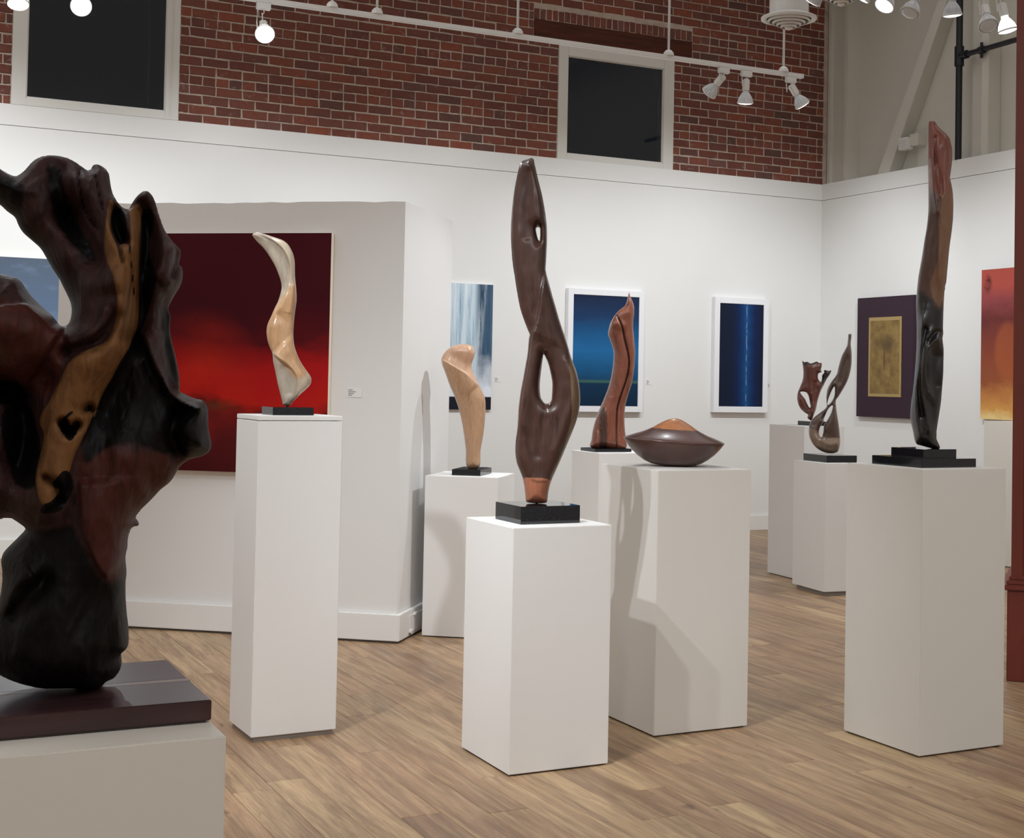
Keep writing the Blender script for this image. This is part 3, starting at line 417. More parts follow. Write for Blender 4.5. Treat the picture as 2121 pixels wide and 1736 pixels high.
def f_blue(m, x, z, P):
    n = m.noise(m.mapping(P, (1.5, 4.5, 1)), 2.2, 5, 0.6); zz = m.math('ADD', z, m.math('MULTIPLY', m.math('SUBTRACT', n, 0.5), 0.12))
    c = m.ramp(zz, [(0.22, L((24, 66, 100))), (0.34, L((26, 84, 128))), (0.5, L((34, 102, 156))), (0.66, L((28, 84, 132))), (0.8, L((30, 58, 96))), (1.0, L((28, 40, 66)))])
    sea = m.ramp(z, [(0.0, L((16, 40, 62))), (0.19, L((18, 50, 78)))]); c = m.mix(m.ramp(z, [(0.205, (0, 0, 0)), (0.213, (1, 1, 1))]), sea, c)
    return m.mix(m.ramp(m.math('ABSOLUTE', m.math('SUBTRACT', z, 0.222)), [(0.0, (0.6, 0.6, 0.6)), (0.02, (0, 0, 0))]), c, L((84, 120, 70)))
def f_navy(m, x, z, P):
    wob = m.math('MULTIPLY', m.math('SUBTRACT', m.noise(m.mapping(P, (0.1, 5, 1)), 2.0, 3), 0.5), 0.05)
    d = m.math('ABSOLUTE', m.math('SUBTRACT', m.math('ADD', x, wob), 0.62)); n = m.noise(m.mapping(P, (1, 6, 1)), 1.5, 3)
    c = m.ramp(m.math('ADD', d, m.math('MULTIPLY', m.math('SUBTRACT', n, 0.5), 0.10)), [(0.0, L((26, 76, 126))), (0.08, L((22, 56, 104))), (0.18, L((22, 38, 78))), (0.34, L((22, 32, 54))), (1.0, L((22, 28, 42)))])
    ln = m.math('MULTIPLY', m.ramp(d, [(0.0, (1, 1, 1)), (0.013, (0, 0, 0))]), m.ramp(n, [(0.42, (0, 0, 0)), (0.52, (1, 1, 1))])); return m.mix(m.math('MULTIPLY', ln, 0.7), c, L((150, 178, 205)))
def f_fall(m, x, z, P):
    st_ = m.noise(m.mapping(P, (9, 0.7, 1)), 2.0, 5, 0.65); cl = m.noise(m.mapping(P, (2, 2, 1)), 2.0, 4)
    left = m.ramp(st_, [(0.3, L((112, 144, 170))), (0.52, L((196, 214, 226))), (0.7, L((226, 234, 240)))]); right = m.ramp(st_, [(0.3, L((40, 62, 84))), (0.7, L((84, 112, 138)))])
    c = m.mix(m.ramp(m.math('ADD', x, m.math('MULTIPLY', m.math('SUBTRACT', st_, 0.5), 0.12)), [(0.80, (0, 0, 0)), (0.85, (1, 1, 1))]), left, right)
    mist = m.ramp(m.math('ADD', z, m.math('MULTIPLY', m.math('SUBTRACT', cl, 0.5), 0.5)), [(0.16, (1, 1, 1)), (0.46, (0, 0, 0))]); c = m.mix(mist, c, L((226, 232, 240)))
    ws = m.math('ABSOLUTE', m.math('SUBTRACT', x, m.math('ADD', 0.80, m.math('MULTIPLY', z, 0.09)))); c = m.mix(m.math('MULTIPLY', m.ramp(ws, [(0.0, (1, 1, 1)), (0.05, (0, 0, 0))]), m.ramp(st_, [(0.4, (0, 0, 0)), (0.6, (1, 1, 1))])), c, L((224, 234, 242)))
    return m.mix(m.ramp(z, [(0.100, (1, 1, 1)), (0.104, (0, 0, 0))]), c, L((30, 32, 44)))
def f_cloud(m, x, z, P):
    n = m.noise(m.mapping(P, (1.5, 3, 1)), 2.6, 5, 0.6); return m.mix(m.ramp(n, [(0.55, (0, 0, 0)), (0.75, (0.7, 0.7, 0.7))]), m.ramp(z, [(0.3, L((196, 206, 220))), (0.46, L((104, 124, 154))), (0.6, L((92, 110, 136))), (1.0, L((84, 96, 112)))]), L((112, 130, 156)))
def f_gold(m, x, z, P):
    n = m.noise(m.mapping(P, (2, 3, 1)), 1.8, 5, 0.6); c = m.ramp(n, [(0.3, L((106, 86, 56))), (0.5, L((134, 110, 68))), (0.7, L((156, 132, 80)))])
    stem = m.math('MULTIPLY', m.ramp(m.math('ABSOLUTE', m.math('SUBTRACT', x, 0.5)), [(0.0, (1, 1, 1)), (0.05, (0, 0, 0))]), m.ramp(z, [(0.25, (0, 0, 0)), (0.4, (1, 1, 1)), (0.70, (1, 1, 1)), (0.74, (0, 0, 0))]))
    hd = m.ramp(m.n('ShaderNodeVectorMath', {0: m.mapping(m.vadd(P, (-0.5, -0.68, 0)), (1, 2.2, 1))}, out=1, operation='LENGTH'), [(0.08, (1, 1, 1)), (0.36, (0, 0, 0))])
    return m.mix(m.math('MAXIMUM', m.math('MULTIPLY', stem, 0.8), m.math('MULTIPLY', hd, 0.6)), c, L((76, 60, 46)))
def f_fire(m, x, z, P):
    n = m.noise(m.mapping(P, (1.2, 2.2, 1)), 2.8, 6, 0.65); zz = m.math('ADD', z, m.math('MULTIPLY', m.math('SUBTRACT', n, 0.5), 0.22))
    c = m.ramp(zz, [(0.0, L((236, 206, 142))), (0.06, L((214, 156, 84))), (0.17, L((188, 122, 70))), (0.25, L((150, 84, 54))), (0.45, L((138, 70, 54))), (0.66, L((108, 52, 52))), (0.80, L((146, 72, 72))), (0.9, L((176, 82, 72))), (1.0, L((172, 80, 68)))])
    ov = m.ramp(m.n('ShaderNodeVectorMath', {0: m.mapping(m.vadd(P, (-0.34, -0.45, 0)), (5.5, 4.6, 1))}, out=1, operation='LENGTH'), [(0.75, (1, 1, 1)), (1.6, (0, 0, 0))]); c = m.mix(m.math('MULTIPLY', ov, 0.45), c, L((182, 98, 56)))
    sp = m.ramp(m.n('ShaderNodeVectorMath', {0: m.mapping(m.vadd(P, (-0.08, -0.90, 0)), (14, 12, 1))}, out=1, operation='LENGTH'), [(0.35, (1, 1, 1)), (0.9, (0, 0, 0))]); return m.mix(m.math('MULTIPLY', sp, m.ramp(n, [(0.35, (0, 0, 0)), (0.5, (1, 1, 1))])), c, L((70, 34, 36)))
M_edge = NT('canvas_edge', 0.7, 0.2, (0.72, 0.62, 0.50, 1)).m
M_frame = NT('white_frame_paint', 0.35, 0.5, (0.84, 0.84, 0.86, 1)).m
M_plum = NT('plum_panel', 0.55, 0.15, L((58, 41, 52))).m
M_goldf = NT('pale_gold_slip', 0.4, 0.5, L((176, 150, 96)), 0.2).m
def picture(name, label, cat, loc, rz, w, h, fn, depth=0.04, edge=None, frame=0.0, group=None, inset=None):
    """a picture whose back lies on the wall at local y = 0; local x runs along the wall, -y faces the room; loc is its lower corner"""
    t = thing(name, label, cat, loc, rz, group)
    if inset:
        link('panel', BX(0, w, -depth, 0, 0, h).mesh('panel', M_plum, 0.002), t); a, b, c, d = inset
        link('slip', BX(a, b, -depth - 0.006, -depth, c, d).mesh('slip', M_goldf, 0.001), t); s_ = 0.028
        link('canvas', BX(a + s_, b - s_, -depth - 0.009, -depth - 0.006, c + s_ * 1.2, d - s_ * 1.2).mesh('canvas', canvas(name + '_paint', fn)), t)
    elif frame:
        fb = MB().box(0, frame, -depth, 0, 0, h).box(w - frame, w, -depth, 0, 0, h).box(frame, w - frame, -depth, 0, 0, frame).box(frame, w - frame, -depth, 0, h - frame, h)
        link('frame', fb.mesh('frame', M_frame, 0.002), t); link('canvas', BX(frame, w - frame, -depth + 0.008, -0.004, frame, h - frame).mesh('canvas', canvas(name + '_paint', fn)), t)
    else:
        link('stretcher', BX(0.001, w - 0.001, -depth + 0.002, 0, 0.001, h - 0.001).mesh('stretcher', edge or M_edge, 0.001), t)
        link('canvas', BX(0, w, -depth, -depth + 0.002, 0, h).mesh('canvas', canvas(name + '_paint', fn)), t)
    return t
def part_at(l, z, off=0.0):   # a point on the partition's front face, l metres from its near corner
    return (-0.907 - math.sin(PA) * l - math.cos(PA) * off, 7.914 + math.cos(PA) * l - math.sin(PA) * off, z)
picture('painting', 'large square dark red glowing painting hung on the freestanding partition', 'painting', part_at(1.75, 0.915), PA - math.pi / 2, 1.75 - 0.412, 1.35, f_red, 0.05)
picture('painting', 'pale blue and white waterfall painting hung beside the partition end', 'painting', G(-4.62, 0, 1.19), WA, 4.62 - 3.735, 1.14, f_fall, 0.03, M_frame)
picture('framed_painting', 'bright blue sea and sky painting in a white frame behind the cherry carving', 'painting', G(-2.972, 0, 1.178), WA, 2.972 - 2.147, 1.16, f_blue, 0.06, frame=0.056)
picture('framed_painting', 'narrow navy painting with a thin pale streak in a white frame', 'painting', G(-1.336, 0, 1.183), WA, 1.336 - 0.69, 1.145, f_navy, 0.06, frame=0.06)
picture('painting', 'cloudy grey blue painting seen through the gap of the dark root carving', 'painting', G(-8.75, 0, 1.25), WA, 1.45, 1.10, f_cloud, 0.04)
picture('framed_picture', 'dark plum panel with a small gold picture set in its middle', 'painting', G(0, 0.655, 1.170), WA - math.pi / 2, 0.83, 1.17, f_gold, 0.045, inset=(0.185, 0.665, 0.20, 0.972))
picture('painting', 'tall red and orange painting partly hidden by the brown pillar', 'painting', G(0, 2.37, 1.198), WA - math.pi / 2, 0.95, 1.32, f_fire, 0.045, M_black)
M_print = NT('grey_print', 0.7, 0.2, (0.30, 0.30, 0.31, 1)).m
def placard(label, loc, rz, w=0.10, h=0.05, rows=4, block=0.0):
    t = thing('wall_placard', label, 'label', loc, rz)
    link('card', BX(0, w, -0.003, 0, 0, h).mesh('card', M_wall), t)
    mb = MB()
    for i in range(rows): mb.box(0.006, 0.006 + (w - 0.012) * (0.35, 0.6, 0.45, 0.3)[i % 4], -0.0036, -0.003, h - 0.010 - i * 0.010, h - 0.005 - i * 0.010)
    tag(link('print', mb.mesh('print', M_print), t), kind='stuff')
placard('small white placard on the partition to the side of the red painting', part_at(0.315, 1.35), PA - math.pi / 2, 0.085, 0.048)
placard('small white placard on the back wall beside the waterfall painting', G(-3.69, 0, 1.445), WA, 0.06, 0.045)
placard('small white placard beside the bright blue framed painting', G(-2.08, 0, 1.445), WA, 0.06, 0.045)
placard('small white placard beside the narrow navy framed painting', G(-0.66, 0, 1.435), WA, 0.06, 0.045)

# ------------------------------------------------------------------ pedestals
def pedestal(label, x, y, yaw, w, d, h, mat=None, toe=0.006, inset=0.012, lid=0.0, z0=0.0):
    """(x, y) is the corner nearest the camera; local x runs along the face on the camera's right"""
    a = math.radians(yaw); mat = mat or M_ped
    cx, cy = x + w / 2 * math.cos(a) - d / 2 * math.sin(a), y + w / 2 * math.sin(a) + d / 2 * math.cos(a)
    t = thing('display_pedestal', label, 'pedestal', (cx, cy, 0), a)
    link('body', BX(-w / 2, w / 2, -d / 2, d / 2, toe, h - lid - (0.002 if lid else 0)).mesh('body', mat, 0.0022), t)
    link('toe_kick', BX(-w / 2 + inset, w / 2 - inset, -d / 2 + inset, d / 2 - inset, 0, toe).mesh('toe_kick', M_dark if toe < 0.01 else M_toe), t)
    if lid: link('lid', BX(-w / 2, w / 2, -d / 2, d / 2, h - lid, h).mesh('lid', mat, 0.002), t)
    return t
M_toe = NT('grey_toe_paint', 0.6, 0.3, (0.30, 0.27, 0.25, 1)).m
pedestal('white pedestal under the tall walnut carving with two holes', -.182, 5.297, 27.2, .419, .440, .914)
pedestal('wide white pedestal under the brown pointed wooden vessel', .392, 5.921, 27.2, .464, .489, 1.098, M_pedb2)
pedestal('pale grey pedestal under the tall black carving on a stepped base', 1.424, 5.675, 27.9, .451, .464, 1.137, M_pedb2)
pedestal('tall slim white pedestal with a thin lid under the pale twisted carving', -1.222, 5.711, 28.8, .354, .313, 1.30, None, 0.02, 0.012, 0.019)
pedestal('white pedestal under the looping brown ribbon carving', 1.824, 9.961, 20.6, .36, .439, .924, None, 0.03, 0.025)
pedestal('taller white pedestal behind the ribbon carving, holding the small red brown root', 1.797, 10.697, 23.6, .36, .491, 1.158)
pedestal('low white pedestal beside the partition under the beige leaf shaped carving', -.368, 8.055, 79.7, .437, .425, .911)
pedestal('white pedestal behind the pointed vessel, under the cherry carving with a groove', .202, 8.253, 25.4, .36, .36, 1.05)
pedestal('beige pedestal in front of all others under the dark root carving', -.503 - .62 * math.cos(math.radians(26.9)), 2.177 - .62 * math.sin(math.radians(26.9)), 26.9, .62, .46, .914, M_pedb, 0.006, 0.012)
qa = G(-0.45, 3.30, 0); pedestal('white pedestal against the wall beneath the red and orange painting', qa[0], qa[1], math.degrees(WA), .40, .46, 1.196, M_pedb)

# ------------------------------------------------------------------ carving in wood
def sdf(px, pz, poly):
    a = np.array(poly, float); b = np.roll(a, -1, 0); best = np.full(px.shape, 1e9); ins = np.zeros(px.shape, bool)
    for (ax, az), (bx, bz) in zip(a, b):
        dx, dz = bx - ax, bz - az; L2 = dx * dx + dz * dz + 1e-12
        t = np.clip(((px - ax) * dx + (pz - az) * dz) / L2, 0, 1); best = np.minimum(best, (px - ax - t * dx) ** 2 + (pz - az - t * dz) ** 2)
        if az != bz: ins ^= ((az > pz) != (bz > pz)) & (px < (bx - ax) * (pz - az) / (bz - az) + ax)
    return np.where(ins, 1, -1) * np.sqrt(best)
def smooth_poly(p, n=4, closed=True):
    p = np.array(p, float); m_ = len(p); out = []
    for i in range(m_ if closed else m_ - 1):
        g = lambda k: p[k % m_] if closed else p[min(max(k, 0), m_ - 1)]
        p0, p1, p2, p3 = g(i - 1), g(i), g(i + 1), g(i + 2)
        for k in range(n):
            t = k / n; out.append(0.5 * ((2 * p1) + (-p0 + p2) * t + (2 * p0 - 5 * p1 + 4 * p2 - p3) * t * t + (-p0 + 3 * p1 - 3 * p2 + p3) * t ** 3))
    if not closed: out.append(p[-1])
    return np.array(out)
def stroke(px, pz, kind, h, w_, pts, fine):
    pts = smooth_poly(pts, 5, False); best = np.full(px.shape, 1e9); side = np.zeros(px.shape); par = np.zeros(px.shape); n = len(pts) - 1
    for i in range(n):
        (ax, az), (bx, bz) = pts[i], pts[i + 1]; dx, dz = bx - ax, bz - az; L2 = dx * dx + dz * dz + 1e-12
        t = np.clip(((px - ax) * dx + (pz - az) * dz) / L2, 0, 1); d2 = (px - ax - t * dx) ** 2 + (pz - az - t * dz) ** 2; q = d2 < best
        best[q] = d2[q]; side[q] = (dx * (pz - az) - dz * (px - ax))[q]; par[q] = ((i + t) / n)[q]
    d = np.sqrt(best); sg = np.sign(side); end = np.clip(np.minimum(par, 1 - par) / 0.12, 0, 1); end = end * end * (3 - 2 * end)
    if kind == 'ridge': return h * np.exp(-(d / w_) ** 2)
    if kind == 'groove': return h * np.exp(-(d / w_) ** 2) * (0.3 + 0.7 * end)
    if kind == 'crest': return h * np.clip(1 - d / (2.0 * w_), 0, 1) ** 1.6 * (0.25 + 0.75 * end)
    x = np.clip(sg * d / fine, -1, 1) * 0.5 + 0.5; x = x * x * (3 - 2 * x); return h * x * np.exp(-np.clip(sg * d, 0, None) / w_) * end
def carve(name, S, T, Rm, step, mat, parent, back=0.85, rough=0.0, bend=None, lean=0.0, wob=0.012, seed=0.0, emboss=(), fibre=0.0):
    """solid carving: S holds its front contour, openings, ridges, steps and grooves in tenths of a millimetre; T = half thickness, Rm = rounding reach (m)"""
    k = 1e-4; ol = smooth_poly(S['outline']) * k; hs = [smooth_poly(h) * k for h in S['holes']]
    x0, z0 = ol.min(0) - step; x1, z1 = ol.max(0) + step; nx, nz = int((x1 - x0) / step) + 2, int((z1 - z0) / step) + 2
    X, Z = np.meshgrid(x0 + np.arange(nx) * step, z0 + np.arange(nz) * step, indexing='ij')
    D = sdf(X, Z, ol)
    for h in hs: D = np.minimum(D, -sdf(X, Z, h))
    vid = {}; P2 = []; cells = []
    def gv(i, j):
        q = ('g', i, j)
        if q not in vid: vid[q] = len(P2); P2.append((X[i, j], Z[i, j], False))
        return vid[q]
    def ev(i, j, a, b):
        q = ('e',) + tuple(sorted(((i, j), (a, b))))
        if q not in vid:
            da, db = D[i, j], D[a, b]; t = min(max(da / (da - db), 0.02), 0.98); vid[q] = len(P2); P2.append((X[i, j] + t * (X[a, b] - X[i, j]), Z[i, j] + t * (Z[a, b] - Z[i, j]), True))
        return vid[q]
    for i in range(nx - 1):
        for j in range(nz - 1):
            c = ((i, j), (i + 1, j), (i + 1, j + 1), (i, j + 1)); s_ = [D[q] > 0 for q in c]
            if not any(s_): continue
            poly = []
            for n in range(4):
                if s_[n]: poly.append(gv(*c[n]))
                if s_[n] != s_[(n + 1) % 4]: poly.append(ev(*c[n], *c[(n + 1) % 4]))
            if len(poly) >= 3: cells.append(poly)
    A = np.array([(p[0], p[1]) for p in P2]); bd = np.array([p[2] for p in P2]); px, pz = A[:, 0], A[:, 1]
    d = sdf(px, pz, ol)
    for h in hs: d = np.minimum(d, -sdf(px, pz, h))
    d = np.where(bd, 0, np.maximum(d, 0)); tt = np.minimum(d / Rm, 1); prof = np.sqrt(np.clip(1 - (1 - tt) ** 2, 0, 1))
    rel = np.zeros(len(px)); env = np.clip(prof * 1.7, 0, 1)
    for kind, h, w_, pts in S['strokes']: rel += stroke(px / k, pz / k, kind, h, w_, pts, 0.9 * step / k) * k
    for ri, h, w_ in emboss: rel += h * np.clip(sdf(px / k, pz / k, smooth_poly(S['regions'][ri][1], 3)) * k / w_ + 0.5, 0, 1)
    if fibre: rel += fibre * np.array([mnoise.ridged_multi_fractal(Vector((a * 42 + 3 * mnoise.noise(Vector((a * 6, 2, b * 6))), 1.0 + seed, b * 7)), 1.0, 2.0, 3, 1.0, 2.0) - 1.0 for a, b in A])
    nz1 = np.array([mnoise.fractal(Vector((a * 9 + seed, 0, b * 5)), 1.0, 2.0, 3) for a, b in A]); nz2 = np.array([mnoise.fractal(Vector((a * 9, 7 + seed, b * 5)), 1.0, 2.0, 3) for a, b in A])
    fr_ = T * prof + rel * env + wob * nz1 * env; bk = back * T * prof + (0.5 * np.abs(rel) * np.sign(nz2) * 0.6 + wob * 1.6 * nz2) * env
    if rough:
        rg = np.array([mnoise.ridged_multi_fractal(Vector((a * 14, 3.0, b * 7)), 0.9, 2.1, 5, 1.0, 2.0) for a, b in A]); fr_ += rough * (rg - 1.2) * env; bk += rough * (rg[::-1] - 1.2) * env
    fr_ = np.maximum(fr_, -0.55 * bk); off = lean * pz
    for (bx, bz, am, rad) in (bend or []): off = off + am * np.exp(-(((px - bx) ** 2 + (pz - bz) ** 2) / rad ** 2))
    V = [(x, o - f, z) for x, z, f, o in zip(px, pz, np.where(bd, 0, fr_), off)]; nV = len(V); bi = {}
    for i in range(nV):
        if bd[i]: bi[i] = i
        else: bi[i] = len(V); V.append((px[i], off[i] + bk[i], pz[i]))
    Fs = [tuple(c) for c in cells] + [tuple(bi[i] for i in reversed(c)) for c in cells]
    me = bpy.data.meshes.new(name); me.from_pydata(V, [], Fs)
    for p in me.polygons: p.use_smooth = True
    at = me.color_attributes.new('tone', 'FLOAT_COLOR', 'POINT'); tone = np.zeros((len(V), 4), np.float32); tone[:, 3] = 1
    va = np.array(V)
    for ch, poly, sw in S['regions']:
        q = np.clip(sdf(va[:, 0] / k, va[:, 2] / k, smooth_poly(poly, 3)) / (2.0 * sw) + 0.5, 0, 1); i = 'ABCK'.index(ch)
        if i == 3: tone[:, 0] *= 1 - q; tone[:, 2] *= 1 - q; i = 1   # K paints cracks and the shade of hollows dark over the other woods
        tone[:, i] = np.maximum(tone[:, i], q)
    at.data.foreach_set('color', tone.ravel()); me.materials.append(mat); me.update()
    low = ol[ol[:, 1] < ol[:, 1].min() + 0.006]; parent['foot'] = float(low[:, 0].mean())
    return link('carving', me, parent)
def sculpture(label, base, w_, d_, h_, yaw, cat='sculpture', bmat=None, name='wood_sculpture'):
    b = np.array(base); n = b[:2] / np.hypot(*b[:2]); rz = math.atan2(-n[0], n[1]); t = thing(name, label, cat, base, rz)
    if w_:
        o = link('base', BX(-w_ / 2, w_ / 2, -d_ / 2, d_ / 2, 0, h_).mesh('base', bmat or M_stone, 0.0012), t); o.rotation_euler = (0, 0, math.radians(yaw) - rz)
    return t
def pin(t, x, z0, z1, r=0.005, y=0.0): link('pin', MB().tube((x, y, z0), (x, y, z1), r, 10).mesh('pin', M_black), t)

M_walnut = wood('walnut_carving', [(0.30, L((46, 29, 26))), (0.5, L((72, 47, 40))), (0.7, L((55, 36, 32)))], A=[(0.3, L((172, 112, 86))), (0.7, L((146, 88, 64)))], B=[(0.3, L((116, 92, 68))), (0.7, L((92, 72, 52)))], rough=0.28, coat=0.25)
t = sculpture('tall dark walnut carving with two holes and an orange foot on a polished black block', (-0.099, 5.588, 0.914), 0.253, 0.234, 0.068, 27.2)
carve('walnut', SHAPES['front'], 0.052, 0.045, 0.0042, M_walnut, t, lean=0.0, wob=0.006)
pin(t, t['foot'], 0.06, 0.20)
M_maple = wood('maple_carving', [(0.3, L((176, 158, 136))), (0.5, L((198, 182, 160))), (0.7, L((186, 164, 138)))], A=[(0.3, L((176, 134, 96))), (0.6, L((206, 166, 126))), (0.8, L((186, 142, 104)))], B=[(0.3, L((160, 148, 134))), (0.6, L((182, 170, 154)))], rough=0.3, coat=0.3, scale=(20, 20, 7), fig=0.6)
t = sculpture('pale twisted S shaped carving on a small black block before the red painting', (-1.150, 5.932, 1.300), 0.174, 0.153, 0.033, 28.8)
carve('maple', SHAPES['left'], 0.030, 0.030, 0.0028, M_maple, t, wob=0.003, seed=3)
pin(t, t['foot'], 0.03, 0.10)
M_beige = wood('beige_carving', [(0.3, L((160, 124, 94))), (0.5, L((186, 148, 116))), (0.7, L((172, 134, 102)))], A=[(0.3, L((190, 150, 120))), (0.6, L((206, 166, 138)))], rough=0.32, coat=0.2, scale=(60, 60, 5))
t = sculpture('beige leaf shaped carving with a folded top on a flat black block', (-0.532, 8.308, 0.911), 0.276, 0.168, 0.035, 79.7)
carve('beige', SHAPES['beige'], 0.062, 0.050, 0.0032, M_beige, t, wob=0.004, seed=5)
pin(t, t['foot'], 0.03, 0.10)
M_cherry = wood('cherry_carving', [(0.3, L((108, 62, 48))), (0.5, L((136, 80, 60))), (0.7, L((120, 68, 52)))], B=[(0.3, L((66, 44, 38))), (0.7, L((84, 56, 46)))], rough=0.25, coat=0.35)
t = sculpture('reddish cherry carving with a long dark groove and pointed tip', (0.250, 8.494, 1.05), 0.240, 0.196, 0.019, 25.4)
carve('cherry', SHAPES['cherry'], 0.060, 0.055, 0.0036, M_cherry, t, wob=0.004, seed=8)
M_ebony = wood('dark_tall_carving', [(0.3, L((64, 44, 38))), (0.5, L((88, 60, 50))), (0.7, L((72, 50, 42)))], A=[(0.3, L((120, 70, 60))), (0.7, L((142, 86, 74)))], B=[(0.3, L((24, 22, 23))), (0.7, L((36, 32, 32)))], C=[(0.3, L((112, 80, 58))), (0.7, L((132, 96, 70)))], rough=0.3, coat=0.15)
t = sculpture('very tall carving, black below and red brown on top, on a stepped black base', (1.507, 5.988, 1.137), 0.294, 0.307, 0.036, 27.9)
o = link('upper_base', BX(-0.0905, 0.0905, -0.0985, 0.0985, 0.036, 0.072).mesh('upper_base', M_stone, 0.0012), t); o.rotation_euler = (0, 0, math.radians(27.9) - t.rotation_euler.z)
carve('ebony', SHAPES['right'], 0.062, 0.050, 0.0040, M_ebony, t, wob=0.006, seed=11)
pin(t, t['foot'], 0.07, 0.16)
M_ribbon = wood('ribbon_carving', [(0.3, L((70, 56, 50))), (0.5, L((90, 72, 64))), (0.7, L((78, 62, 56)))], A=[(0.3, L((116, 98, 84))), (0.6, L((140, 118, 100)))], rough=0.3, coat=0.25)
t = sculpture('looping brown ribbon carving with a pointed tail on a black block', (1.905, 10.232, 0.924), 0.245, 0.324, 0.05, 20.6)
carve('ribbon', SHAPES['far_b'], 0.048, 0.035, 0.0030, M_ribbon, t, wob=0.004, seed=14)
M_rootred = wood('red_root_carving', [(0.3, L((84, 46, 40))), (0.5, L((110, 62, 52))), (0.7, L((92, 50, 44)))], B=[(0.3, L((30, 26, 26))), (0.7, L((42, 36, 34)))], rough=0.28, coat=0.3)
t = sculpture('small red brown root carving with ragged dark top edge and a hole', (1.923, 10.984, 1.158), 0.174, 0.200, 0.033, 23.6)
carve('rootred', SHAPES['far_a'], 0.045, 0.040, 0.0030, M_rootred, t, wob=0.005, seed=17)

# big dark root in front
M_root = wood('burl_root', [(0.3, L((30, 20, 20))), (0.5, L((58, 38, 36))), (0.7, L((36, 24, 24)))], A=[(0.28, L((76, 48, 29))), (0.5, L((116, 80, 48))), (0.72, L((88, 58, 35)))], B=[(0.3, L((6, 5, 6))), (0.7, L((14, 10, 9)))], C=[(0.3, L((48, 24, 20))), (0.5, L((70, 35, 29))), (0.7, L((54, 27, 23)))], rough=0.5, coat=0.0, scale=(30, 30, 5), bump=0.8, spec=0.12)  # dark B tone also paints shade into the root's hollows and pockets
mm = NT('purple_brown_board', 0.28, 0.5); v = mm.mapping(mm.coord(), (3, 40, 40)); mm.set('Base Color', mm.ramp(mm.noise(v, 1.0, 4), [(0.3, L((46, 29, 31))), (0.7, L((66, 43, 44)))])); M_board = mm.m
rx, ry = -0.7884, 2.3247
t = sculpture('big dark root carving with a golden streak on a brown board base', (rx, ry, 0.914), 0, 0, 0, 0)
BA = math.radians(26.9); rzr = t.rotation_euler.z
def rloc(pw):   # world point to the carving's own frame
    dx, dy = pw[0] - rx, pw[1] - ry; return (dx * math.cos(rzr) + dy * math.sin(rzr), -dx * math.sin(rzr) + dy * math.cos(rzr), pw[2] - 0.914)
cr = np.array([-0.5455, 2.2555]); er = np.array([math.cos(BA), math.sin(BA)]); eb = np.array([-math.sin(BA), math.cos(BA)])
cb = cr - er * 0.26 + eb * 0.1725
for (y0, y1, nm, mt) in ((-0.1725, -0.017, 'base', M_board), (-0.017, 0.003, 'inlay_strip', None), (0.003, 0.1725, 'base', M_board)):
    if mt is None: mt = NT('pale_inlay', 0.3, 0.5, L((118, 98, 88))).m
    o = link(nm, BX(-0.26, 0.26, y0, y1, 0.004, 0.036).mesh(nm, mt, 0.0 if nm == 'inlay_strip' else 0.0015), t, rloc((cb[0], cb[1], 0.914))); o.rotation_euler = (0, 0, BA - rzr)
o = link('base_foot', BX(-0.253, 0.253, -0.166, 0.166, 0.0, 0.004).mesh('base_foot', M_dark), t, rloc((cb[0], cb[1], 0.914))); o.rotation_euler = (0, 0, BA - rzr)
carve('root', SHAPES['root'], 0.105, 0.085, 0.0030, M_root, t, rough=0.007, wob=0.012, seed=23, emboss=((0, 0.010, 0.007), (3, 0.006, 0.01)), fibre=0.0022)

# pointed vessel: a round hull closed by a hollow sided cone
M_vessel = wood('vessel_wood', [(0.3, L((66, 40, 36))), (0.5, L((84, 54, 48))), (0.7, L((72, 46, 42)))], A=[(0.3, L((150, 92, 56))), (0.5, L((178, 116, 74))), (0.7, L((140, 84, 50)))], rough=0.3, coat=0.2, scale=(8, 34, 34))
prof = [(0.0, 0.0), (0.075, 0.0), (0.088, 0.004), (0.115, 0.019), (0.145, 0.040), (0.175, 0.064), (0.200, 0.086), (0.2165, 0.1015), (0.2225, 0.1085), (0.2165, 0.1125), (0.200, 0.1195), (0.175, 0.1285), (0.150, 0.1365), (0.125, 0.1470), (0.106, 0.1563), (0.0985, 0.1607), (0.075, 0.1755), (0.050, 0.1900), (0.028, 0.2005), (0.012, 0.2050), (0.0, 0.2060)]
prof = [(0.0, 0.0), (0.075, 0.0), (0.098, 0.004), (0.128, 0.016), (0.156, 0.034), (0.180, 0.055), (0.200, 0.077), (0.2150, 0.0975)] + prof[8:]
mb = MB().lathe([(max(r, 1e-4), z) for r, z in prof], 72, cap0=True, cap1=True)
tilt = math.radians(2.6)
mb.v = [(x * math.cos(tilt) + z * math.sin(tilt), y * 0.80, z * math.cos(tilt) - x * math.sin(tilt)) for x, y, z in mb.v]
zmin = min(v_[2] for v_ in mb.v); mb.v = [(x, y, z - zmin) for x, y, z in mb.v]
me = mb.mesh('vessel', M_vessel, smooth=True); at = me.color_attributes.new('tone', 'FLOAT_COLOR', 'POINT')
at.data.foreach_set('color', np.array([c for v_ in me.vertices for c in (min(1.0, max(0.0, (0.102 - math.hypot(v_.co.x - 0.007, v_.co.y / 0.8)) / 0.004 + 0.5)) if v_.co.z > 0.12 else 0.0, 0, 0, 1)], np.float32))
o = link('wooden_vessel', me, None, (0.478, 6.28, 1.098), math.radians(-5)); tag(o, 'brown lens shaped wooden vessel with an orange peak on a wide pedestal', 'sculpture')

